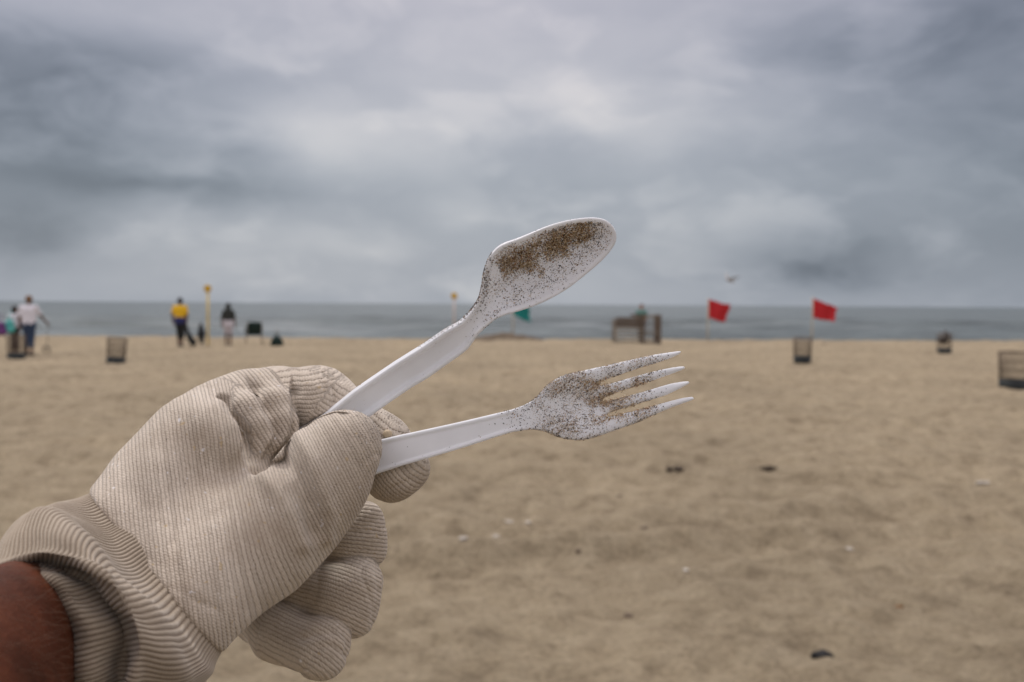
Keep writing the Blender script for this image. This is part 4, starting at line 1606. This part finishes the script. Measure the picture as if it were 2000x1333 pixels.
# person with the litter pole (white T-shirt, jeans)
g = ground_at(57, 694); g[2] = float(gz(g[0], g[1])) - .01
D1 = g[1]
p1 = make_person('person in white T-shirt and blue jeans holding a thin long-handled picker', g, rad(12), 1.76, SKIN_D,
                 dict(elR=(.30, .10, 1.16), wrR=(.42, .28, .96), head=(.0, .04, 1.615), knL=(-.07, .03, .5), knR=(.08, .0, .5), anL=(-.07, .02, .085), anR=(.08, -.06, .085)),
                 WHITE_TEE, JEANS, plain('hair_sandy', (0.16, 0.085, 0.04), 0.8), 0.75, 1.55, .93)
# the picker: thin shaft, trigger grip and small dark jaw near the sand
hand = np.array(p1.location) + (Matrix.Rotation(rad(12), 3, 'Z') @ Vector((.45, .32, .93)) * (1.76 / 1.72))[:] if False else None
M12 = Matrix.Rotation(rad(12), 3, 'Z')
hand = Vector(p1.location) + M12 @ Vector((.46, .34, .90))
tip = Vector(ground_at(91, 690)); tip.z = float(gz(tip.x, tip.y)) + .02
rt = empty('litter_picker', tip)
tag(rt, 'thin grey long-handled picker with small dark head touching the sand', 'litter picker')
hv = np.array(hand - tip)
m = MB(); m.tube([v3(0, 0, .1), hv * .5, hv], .009, 8); m.build('shaft', plain('grey_metal', (0.20, 0.20, 0.20), 0.5), rt)
m = MB(); m.tube([hv, hv + v3(-.02, -.03, .09)], .016, 8); m.tube([hv + v3(0, 0, -.02), hv + v3(.05, .02, -.05), hv + v3(.04, .02, -.09)], .008, 6)
m.build('grip', SHOE_D, rt)
for sx in (-1, 1):
    m = MB(); m.tube([v3(0, 0, .16), v3(sx * .09, 0, .10), v3(sx * .10, 0, .03), v3(sx * .05, 0, .0)], [.02, .028, .03, .022], 8)
    m.build('jaw', plain('dark_rubber', (0.035, 0.030, 0.028), 0.7), rt)

# person with the teal bag at the left edge, partly behind the bin
g = at_dist(28, 30.6); g[2] -= .01
p2 = make_person('person in white top and dark leggings at left edge with teal bag', g, rad(-20), 1.44, SKIN_T,
                 dict(elR=(.30, .05, 1.18), wrR=(.33, .22, 1.02)), WHITE_TEE, LEGGING, HAIR_D, 0.55, 1.8, .95, long_hair=True)
bt = Vector(g) + Matrix.Rotation(rad(-20), 3, 'Z') @ Vector((.05, -.24, .70))
o = empty('tote_bag', bt); tag(o, 'teal tote bag carried by the person at left edge', 'bag')
sdf_obj('bag_body', [(v3(-.06, 0, .06), v3(.06, 0, .06), .11, .11), (v3(-.08, 0, .22), v3(.06, 0, .22), .08, .08), (v3(0, 0, .3), v3(0, 0, .38), .05, .035)], .012, TEAL_CLOTH, o, .05)
m = MB(); m.tube([v3(-.04, 0, .38), v3(-.05, 0.03, .52), v3(.0, .12, .60), v3(.05, 0.06, .52), v3(.04, 0, .38)], .010, 6); m.build('strap', TEAL_CLOTH, o)
bt = at_dist(1, 30.2)
o = empty('tote_bag', (bt[0], bt[1], bt[2] + .62)); tag(o, 'purple bag half cut off by the left frame edge', 'bag')
sdf_obj('bag_body', [(v3(-.1, 0, .1), v3(.06, 0, .1), .13, .12), (v3(-.1, 0, .28), v3(.04, 0, .28), .10, .09)], .012, PURPLE, o, .05)
m = MB(); m.tube([v3(-.1, 0, .36), v3(-.06, 0, .55), v3(.0, .0, .60), v3(.05, 0, .5), v3(.04, 0, .36)], .012, 6); m.build('strap', PURPLE, o)

# person in the yellow shirt, walking away
g = ground_at(352, 677); g[2] = float(gz(g[0], g[1])) - .01
p3 = make_person('person in bright yellow T-shirt and dark trousers walking towards the sea', g, rad(8), 1.74, SKIN_D,
                 dict(elL=(-.27, -.03, 1.13), wrL=(-.25, .02, .88), elR=(.25, -.05, 1.12), wrR=(.23, -.05, .86), knL=(-.07, .10, .51), anL=(-.06, .10, .085), knR=(.09, .0, .49), anR=(.07, -.12, .085)),
                 YELLOW_TEE, BLACK_CLOTH, HAIR_D, 0.7, 1.5, 1.06)
m_ = sdf_obj('waist_wrap', [(v3(-.07, 0, .92), v3(.07, 0, .92), .142, .142), (v3(-.06, 0, 1.02), v3(.06, 0, 1.02), .138, .138)], .012, NAVY, p3, .04)
# the dark sack it drags
gs = Vector(g) + Vector((.48, -.25, 0)); gs.z = float(gz(gs.x, gs.y))
o = empty('trash_bag', gs); tag(o, 'black sack dragged at the right side of the yellow-shirted person', 'bag')
sdf_obj('sack', [(v3(.06, 0, .17), v3(-.08, .02, .36), .13, .10), (v3(-.08, .02, .36), v3(-.20, .08, .70), .10, .05), (v3(-.20, .08, .7), v3(-.23, .12, .84), .04, .035)], .014, BLACK_CLOTH, o, .05)

# person in the charcoal hood
g = ground_at(446, 672); g[2] = float(gz(g[0], g[1])) - .01
p4 = make_person('person in charcoal hooded top and pale shorts facing the sea', g, rad(-6), 1.64, SKIN_D,
                 dict(elL=(-.27, .0, 1.12), wrL=(-.28, .05, .87), elR=(.27, .0, 1.12), wrR=(.28, .05, .87), anL=(-.08, -.01, .085), anR=(.08, -.01, .085)),
                 CHAR_CLOTH, PALE_CLOTH, HAIR_D, 0.9, .80, 1.06, hood=True)
m_ = sdf_obj('shirt_tail', [(v3(-.05, 0, .80), v3(.07, 0, .80), .135, .135), (v3(-.06, 0, .95), v3(.06, 0, .95), .132, .132)], .012, PALE_CLOTH, p4, .04)

# person behind the wooden stand
g = at_dist(1253, 44.6); g[2] -= .01
make_person('person in grey teal top standing behind the wooden lifeguard stand', g, rad(170), 1.62, SKIN_T,
            dict(wrL=(-.20, .2, 1.05), wrR=(.20, .2, 1.05)), plain('grey_teal_cloth', (0.10, 0.22, 0.19), 0.85), JEANS, HAIR_D, 0.6, 1.8)


# ------------------------------------------------------------------ wire litter bins
WIRE = plain('rusty_wire', (0.115, 0.085, 0.062), 0.75, 0.3)
BASE = plain('dark_base', (0.020, 0.024, 0.024), 0.6)


def build_bin():
    root = empty('wire_bin', (0, 0, 0))
    H, R0, R1 = .70, .225, .255
    rr = lambda z: R0 + (R1 - R0) * z / H
    m = MB(); m.lathe([(0, .0), (R0 + .012, .0), (R0 + .014, .02), (rr(.19) + .012, .19), (rr(.19), .195), (rr(.19) - .006, .19), (R0 - .006, .03), (0, .025)], 32)
    m.build('base_pan', BASE, root)
    m = MB()
    for i in range(40):
        a = 2 * math.pi * i / 40
        m.tube([v3(math.cos(a) * rr(z), math.sin(a) * rr(z), z) for z in (.17, .45, H)], .0045, 5)
    tag(m.build('wire_mesh', WIRE, root), kind='stuff')
    for z, r in ((.36, .006), (.53, .006), (H, .012)):
        m = MB()
        t = np.linspace(0, 2 * math.pi, 33)
        m.tube([v3(math.cos(a) * rr(z), math.sin(a) * rr(z), z) for a in t], r, 6, False)
        m.build('hoop', WIRE, root)
    return root


def copy_tree(o, parent=None):
    c = o.copy(); COL.objects.link(c); c.parent = parent
    for ch in [x for x in bpy.data.objects if x.parent == o]:
        copy_tree(ch, c)
    return c


BINS = [
    (32, 700, 'wire litter bin in front of the person at left edge', 0, 0.0),
    (226, 708, 'wire litter bin leaning alone on the sand, left of the yellow-shirted person', 3.5, 0.0),
    (1567, 710, 'wire litter bin in front of the red flag farther right', 0, 0.0),
    (1844, 689, 'small far wire litter bin heaped with rubbish', 0, 0.0),
    (1978, 757, 'large near wire litter bin cut by the right frame edge', 0, 0.0),
]
proto = build_bin()
for i, (px_, py_, lab, lean, rz) in enumerate(BINS):
    o = proto if i == 0 else copy_tree(proto)
    g = ground_at(px_, py_)
    o.location = (g[0], g[1], float(gz(g[0], g[1])) - .02)
    o.rotation_euler = (0, rad(lean), rz)
    s = 1.08 if px_ > 1900 else 1.0
    o.scale = (s, s, s)
    tag(o, lab, 'bin', 'wire litter bins on the beach')
    if px_ == 1844:
        sack = sdf_obj('trash_bag', [(v3(-.04, 0, .50), v3(.04, .02, .58), .17, .16), (v3(0, 0, .62), v3(.03, 0, .76), .12, .06)], .014, plain('grey_sack', (0.06, 0.055, 0.05), 0.5), None, .05,
                       loc=(g[0], g[1], float(gz(g[0], g[1])) - .02))
        tag(sack, 'dark tied rubbish bag bulging from the far wire bin', 'bag')

# ------------------------------------------------------------------ poles and flags
POLE_Y = plain('yellow_paint', (0.62, 0.47, 0.15), 0.6)
DISC_Y = plain('disc_yellow', (0.55, 0.33, 0.015), 0.6)
POLE_W = plain('pale_pole', (0.55, 0.47, 0.42), 0.6)


def marker(px_, y, top_py, mat, lab):
    g = at_dist(px_, y)
    topz = (P(px_, top_py, 1) - CP); z1 = CAM_H + topz[2] / topz[1] * y
    root = empty('marker_pole', g)
    tag(root, lab, 'pole', 'yellow-topped marker poles')
    H = z1 - g[2]
    m = MB(); m.tube([v3(0, 0, -.3), v3(0, 0, H * .5), v3(.004, 0, H - .26)], .045, 12); m.build('pole', mat, root)
    m = MB()
    n = 24
    prof = [(0, .03), (.12, .03), (.14, .022), (.145, 0), (.14, -.022), (.12, -.03), (0, -.03)]
    m.lathe(prof, n)
    d = m.build('disc', DISC_Y, root); d.location = (0, -.03, H - .145); d.rotation_euler = (rad(90), 0, 0)
    m = MB(); m.box((0, 0.02, H - .26), (.10, .05, .05)); m.build('bracket', mat, root)


marker(406, 38.8, 556.5, POLE_Y, 'tall yellow pole with round yellow top left of the hooded person')
marker(887, 45.6, 572, POLE_W, 'pale pole with round yellow top behind the spoon handle')


def flag_cloth(name, root, quad, mat, phase):
    """quad: corner points hoist-top, fly-top, fly-bottom, hoist-bottom in local x,z; folds run across y"""
    a, b = 28, 40
    u = np.linspace(0, 1, b); v = np.linspace(0, 1, a)
    U, Vv = np.meshgrid(u, v)
    q = np.array(quad, float)
    top = q[0] + (q[1] - q[0]) * U[..., None]
    bot = q[3] + (q[2] - q[3]) * U[..., None]
    XZ = top + (bot - top) * Vv[..., None]
    Yw = 0.09 * np.sin(U * 7 + Vv * 1.8 + phase) * U + 0.03 * np.sin(U * 15 - Vv * 3 + phase) * U
    XZ[..., 1] += (0.03 * np.sin(U * 8 + phase) + 0.012 * np.sin(U * 17 + Vv * 4 + phase)) * U
    XZ[..., 0] += 0.03 * np.sin(Vv * 5.5 + phase * 2) * U
    G = np.stack([XZ[..., 0], Yw, XZ[..., 1]], -1)
    m = MB(); m.grid(G)
    o = m.build(name, mat, root)
    md = o.modifiers.new('thickness', 'SOLIDIFY'); md.thickness = .006
    return o


RED = plain('red_flag', (0.46, 0.018, 0.024), 0.75, 0.12)
TEALF = plain('teal_flag', (0.010, 0.20, 0.185), 0.75, 0.12)
FPOLE = plain('flag_pole', (0.50, 0.44, 0.33), 0.7)


def flagpole(px_, y, top_py, corners, mat, lab, phase, grp):
    g = at_dist(px_, y)
    dv = P(px_, top_py, 1) - CP
    H = CAM_H + dv[2] / dv[1] * y - g[2]
    root = empty('beach_flag', g)
    tag(root, lab, 'flag', grp)
    m = MB(); m.tube([v3(0, 0, -.3), v3(0, 0, H * .5), v3(0, 0, H)], [.034, .03, .024], 10); m.build('pole', FPOLE, root)
    k = y / FPX
    quad = [((cx - px_) * k, H - (cy - top_py) * k) for cx, cy in corners]
    flag_cloth('flag', root, quad, mat, phase)


flagpole(1383, 46.8, 583, [(1384, 585), (1427, 597), (1418, 631), (1384, 621)], RED, 'red beach flag nearer the wooden stand', .3, 'red beach flags')
flagpole(1587, 46.8, 580, [(1588, 583), (1637, 602), (1628, 629), (1588, 621)], RED, 'red beach flag behind a litter bin, farther right', 1.6, 'red beach flags')
flagpole(1002, 45.4, 590, [(1003, 593), (1034, 603), (1037, 632), (1003, 616)], TEALF, 'teal green flag on a sand mound below the spoon bowl', .9, None)

# low mound of darker, damper sand at the foot of the teal flag
DAMP = plain('damp_sand', (0.11, 0.083, 0.056), 0.95, 0.25, 3.0)
gm = at_dist(990, 45.3)
uu = np.linspace(-1, 1, 61); vv = np.linspace(-1, 1, 31)
UU, VV = np.meshgrid(uu, vv)
XX, YY = UU * 1.75, VV * .8
hh_ = np.clip(1 - UU ** 2, 0, 1) * np.clip(1 - VV ** 2, 0, 1)
ZZ = gz(gm[0] + XX, gm[1] + YY) - gm[2] - .03 + .24 * hh_ ** .8 * (1 + .5 * vnoise(XX * 2.2, YY * 2.2, 71))
mm_ = MB(); mm_.grid(np.stack([XX, YY, ZZ], -1))
tag(mm_.build('sand_mound', DAMP, None, True, gm), 'low brown mound of damp sand under the teal flag', kind='structure')

# ------------------------------------------------------------------ wooden lifeguard stand
WOOD_D = plain('weathered_brown_wood', (0.125, 0.096, 0.073), 0.85, 0.3, 14.0)
WOOD_G = plain('weathered_grey_wood', (0.34, 0.305, 0.245), 0.85, 0.25, 14.0)
WOOD_M = plain('grey_brown_wood', (0.22, 0.195, 0.165), 0.85, 0.25, 14.0)


def build_stand():
    y = 42.6
    g = at_dist(1246, y)
    root = empty('lifeguard_stand', g)
    tag(root, 'low weathered wooden lifeguard stand with slatted sides near the waterline', 'stand')
    k = y / FPX
    X = lambda p: (p - 1246) * k
    Z = lambda p: (672 - p) * k

    def part(name, mat, *boxes):
        m = MB()
        for c, s in boxes: m.box(c, s)
        return m.build(name, mat, root, False)
    # dark upper planks, the right pair stepping up
    for i in range(3):
        part('plank', WOOD_D, ((X(1231), -.02 * i, Z(636.0) + .135 * i), (1.18, .045, .125)))
    part('plank', WOOD_D, ((X(1246), .03, Z(616.5)), (.60, .05, .10)))
    # pale lower slats
    for i in range(4):
        part('slat', WOOD_G, ((X(1228), .03 + .004 * i, Z(667) + .165 * i), (1.16, .035, .080)))
    # posts
    for px_, mat, h, yy in ((1203, WOOD_M, 1.02, .08), (1257, WOOD_D, 1.26, -.06), (1257, WOOD_D, 1.2, 1.0), (1203, WOOD_M, 1.0, 1.0), (1288, WOOD_D, 1.22, -.04), (1288, WOOD_D, 1.22, .9)):
        part('post', mat, ((X(px_), yy, h / 2 - .05), (.11 if px_ != 1288 else .16, .11, h + .1)))
    # right-hand open panel
    part('rail', WOOD_M, ((X(1273), -.02, Z(618)), (.56, .05, .10)))
    part('rail', WOOD_M, ((X(1273), -.02, Z(650)), (.56, .05, .08)))
    part('rail', WOOD_M, ((X(1273), -.02, Z(669)), (.56, .05, .08)))
    for i, px_ in enumerate((1264, 1271, 1278)):
        part('slat', WOOD_M, ((X(px_), .03, Z(643)), (.05, .03, 1.02)))
    # seat boards spanning back
    for i in range(4):
        part('seat_board', WOOD_M, ((X(1231), .20 + .21 * i, Z(640)), (1.10, .18, .04)))


build_stand()

# ------------------------------------------------------------------ camp chair, bags
GREEN_D = plain('dark_green_canvas', (0.012, 0.026, 0.022), 0.85)
GREY_TUBE = plain('chair_tube', (0.26, 0.22, 0.18), 0.5)


def build_chair():
    g = ground_at(496, 671)
    root = empty('camp_chair', (g[0], g[1], float(gz(g[0], g[1]))), rad(18))
    tag(root, 'dark green folding camp chair seen from behind, right of hooded person', 'chair')
    # local +Y faces the sea; back towards camera
    u = np.linspace(-1, 1, 13); v = np.linspace(0, 1, 9)
    U, V = np.meshgrid(u, v)
    G = np.stack([U * (.29 - .02 * V), -.20 - .14 * V - .05 * (1 - U ** 2) * np.sin(V * 3.0), .36 + .50 * V + 0.02 * (1 - U ** 2) * V], -1)
    m = MB(); m.grid(G); o = m.build('backrest', GREEN_D, root); o.modifiers.new('t', 'SOLIDIFY').thickness = .02
    G = np.stack([U * .28, -.22 + .46 * V, .40 + .04 * V - .05 * (1 - U ** 2) * np.sin(V * 3.1)], -1)
    m = MB(); m.grid(G); o = m.build('seat', GREEN_D, root); o.modifiers.new('t', 'SOLIDIFY').thickness = .02
    for sx in (-1, 1):
        G = np.stack([sx * (.29 + .02 * np.sin(V * 3)) + 0 * U, -.22 + .22 * (U + 1), .40 + .22 * V], -1)
        m = MB(); m.grid(G); o = m.build('side_panel', GREEN_D, root); o.modifiers.new('t', 'SOLIDIFY').thickness = .015
        m = MB(); m.box((sx * .31, .02, .635), (.09, .50, .03)); m.build('armrest', GREEN_D, root)
        m = MB(); m.tube([v3(sx * .30, .26, -.03), v3(sx * .30, .24, .63)], .013, 8); m.build('leg', GREY_TUBE, root)
        m = MB(); m.tube([v3(sx * .30, -.20, -.03), v3(sx * .29, -.24, .45), v3(sx * .28, -.34, .87)], .013, 8); m.build('leg', GREY_TUBE, root)


build_chair()

g = ground_at(541, 675)
o = empty('duffel_bag', (g[0], g[1], float(gz(g[0], g[1]))))
tag(o, 'squat dark green bag with upright handle, right of the camp chair', 'bag')
sdf_obj('bag_body', [(v3(-.12, 0, .13), v3(.12, 0, .13), .13, .13), (v3(-.06, 0, .26), v3(.06, 0, .26), .13, .12), (v3(0, 0, .36), v3(0, 0, .42), .07, .05)], .014, GREEN_D, o, .05)
m = MB(); m.tube([v3(-.05, 0, .42), v3(-.05, 0, .66), v3(.05, 0, .66), v3(.05, 0, .42)], .011, 6); m.build('handle', GREY_TUBE, o)

g = ground_at(394, 676)
o = empty('sack', (g[0], g[1], float(gz(g[0], g[1]))))
tag(o, 'narrow dark upright bundle beside the yellow pole', 'bag')
sdf_obj('bundle', [(v3(0, 0, .10), v3(.0, 0, .42), .07, .135), (v3(.0, 0, .42), v3(-.02, 0, .62), .135, .095), (v3(-.02, 0, .66), v3(-.03, 0, .78), .06, .045)], .014, plain('dark_slate_cloth', (0.028, 0.032, 0.036), 0.8), o, .05)
m = MB(); m.tube([v3(-.1, -.05, .2), v3(-.12, -.12, .4), v3(-.06, -.12, .62)], .014, 6); m.build('strap', BLACK_CLOTH, o)

# ------------------------------------------------------------------ gull
gl = P(1426, 548, 48.0)
o = empty('gull', gl)
tag(o, 'grey gull flying low over the sea above the left red flag', 'bird')
GULL = plain('gull_grey', (0.38, 0.37, 0.36), 0.8)
GULLD = plain('gull_dark', (0.22, 0.21, 0.20), 0.8)
sdf_obj('body', [(v3(-.16, 0, -.02), v3(.10, 0, 0), .045, .068), (v3(.10, 0, 0), v3(.20, 0, .03), .05, .042), (v3(.22, 0, .025), v3(.275, 0, .01), .016, .006), (v3(-.16, 0, -.02), v3(-.30, 0, -.03), .035, .012)], .010, GULL, o, .03)
for sy, lift in ((1, .22), (-1, .34)):
    u = np.linspace(0, 1, 13); v = np.linspace(-1, 1, 7)
    U, V = np.meshgrid(u, v)
    ch = .085 * (1 - U ** 3 * .85)
    G = np.stack([.05 + V * ch - .16 * U ** 2 + .06 * U, sy * U * .55, .03 + lift * np.sin(U * 1.5) * U ** .6 - .02 * V ** 2], -1)
    m = MB(); m.grid(G); w = m.build('wing', GULLD if sy > 0 else GULL, o); w.modifiers.new('t', 'SOLIDIFY').thickness = .012
o.rotation_euler = (rad(-8), rad(-12), rad(205))


# ------------------------------------------------------------------ small litter, shells and stones on the sand
def lump(name, px_, py_, size, mat, lab, cat, seed, rz=0.0):
    """an irregular lump with a broken surface, lying on the sand"""
    r = np.random.default_rng(seed)
    g = ground_at(px_, py_)
    z = float(gz(g[0], g[1]))
    pr = []
    for _ in range(6):
        c = r.uniform(-.5, .5, 3) * np.array(size) * .62; c[2] = abs(c[2]) * .6 + size[2] * .25
        e = c + r.uniform(-.25, .25, 3) * np.array(size)
        rr = min(size) * r.uniform(.36, .58)
        pr.append((c, e, rr, rr * r.uniform(.5, .9)))
    o = sdf_obj(name, pr, min(size) / 7, mat, None, min(size) * .3, loc=(g[0], g[1], z - size[2] * .05))
    o.rotation_euler = (0, 0, rz)
    tag(o, lab, cat)
    return o


BLK = plain('charcoal', (0.012, 0.011, 0.011), 0.8, 0.4, 60)
WEED = plain('dried_seaweed', (0.055, 0.040, 0.028), 0.9, 0.4, 40)
SHELL = plain('bleached_shell', (0.50, 0.46, 0.40), 0.6, 0.12, 60)
RUST = plain('rusty_brown', (0.16, 0.075, 0.022), 0.7, 0.3, 60)
STONE = plain('brown_stone', (0.14, 0.105, 0.075), 0.8, 0.3, 60)

lump('charred_wood', 1606, 1283, (.100, .060, .045), BLK, 'black charred lump on the sand near the bottom right', 'wood', 1, rad(-25))
lump('leaf_litter', 1755, 1181, (.055, .032, .020), RUST, 'small rusty brown scrap on the sand at lower right', 'litter', 2)
lump('seaweed', 1316, 925, (.22, .10, .05), WEED, 'dark dried seaweed clump on the sand below the fork tines', 'seaweed', 3)
lump('seaweed', 1488, 925, (.30, .09, .04), WEED, 'long thin dark seaweed scrap right of the other clump', 'seaweed', 4, rad(5))
lump('shell', 996, 1019, (.075, .04, .020), SHELL, 'left one of two white shell pieces lying side by side', 'shell', 5)
lump('shell', 1031, 1018, (.060, .04, .020), SHELL, 'right one of two white shell pieces lying side by side', 'shell', 6)
lump('shell', 968, 1060, (.040, .032, .024), SHELL, 'small white shell below the pair of shell pieces', 'shell', 7)
lump('shell', 905, 1076, (.050, .035, .026), SHELL, 'white shell nearest the gloved fingers', 'shell', 8)
lump('shell', 1920, 938, (.13, .06, .028), SHELL, 'pale shell scrap far right below the near bin', 'shell', 9)
lump('shell', 1658, 1086, (.055, .035, .018), SHELL, 'pale shell scrap above the rusty brown scrap', 'shell', 10)
lump('shell', 1134, 937, (.055, .04, .024), SHELL, 'small white shell below the fork head', 'shell', 11)
lump('shell', 1340, 1122, (.036, .026, .018), SHELL, 'tiny white shell in the middle of the lower sand', 'shell', 12)
lump('stone', 1127, 1077, (.042, .032, .022), STONE, 'small dark stone right of the white shells', 'stone', 13)
lump('stone', 1226, 1197, (.045, .030, .022), STONE, 'small dark stone on the sand at lower centre', 'stone', 14)
lump('stone', 1210, 970, (.07, .045, .022), STONE, 'brown stone below left of the seaweed clump', 'stone', 15)
lump('stone', 1258, 1048, (.055, .035, .022), STONE, 'brown stone below the seaweed clump, above the tiny shell', 'stone', 16)
lump('stone', 1608, 674, (.16, .10, .12), STONE, 'dark round stone right of the bin by the far red flag', 'stone', 17)
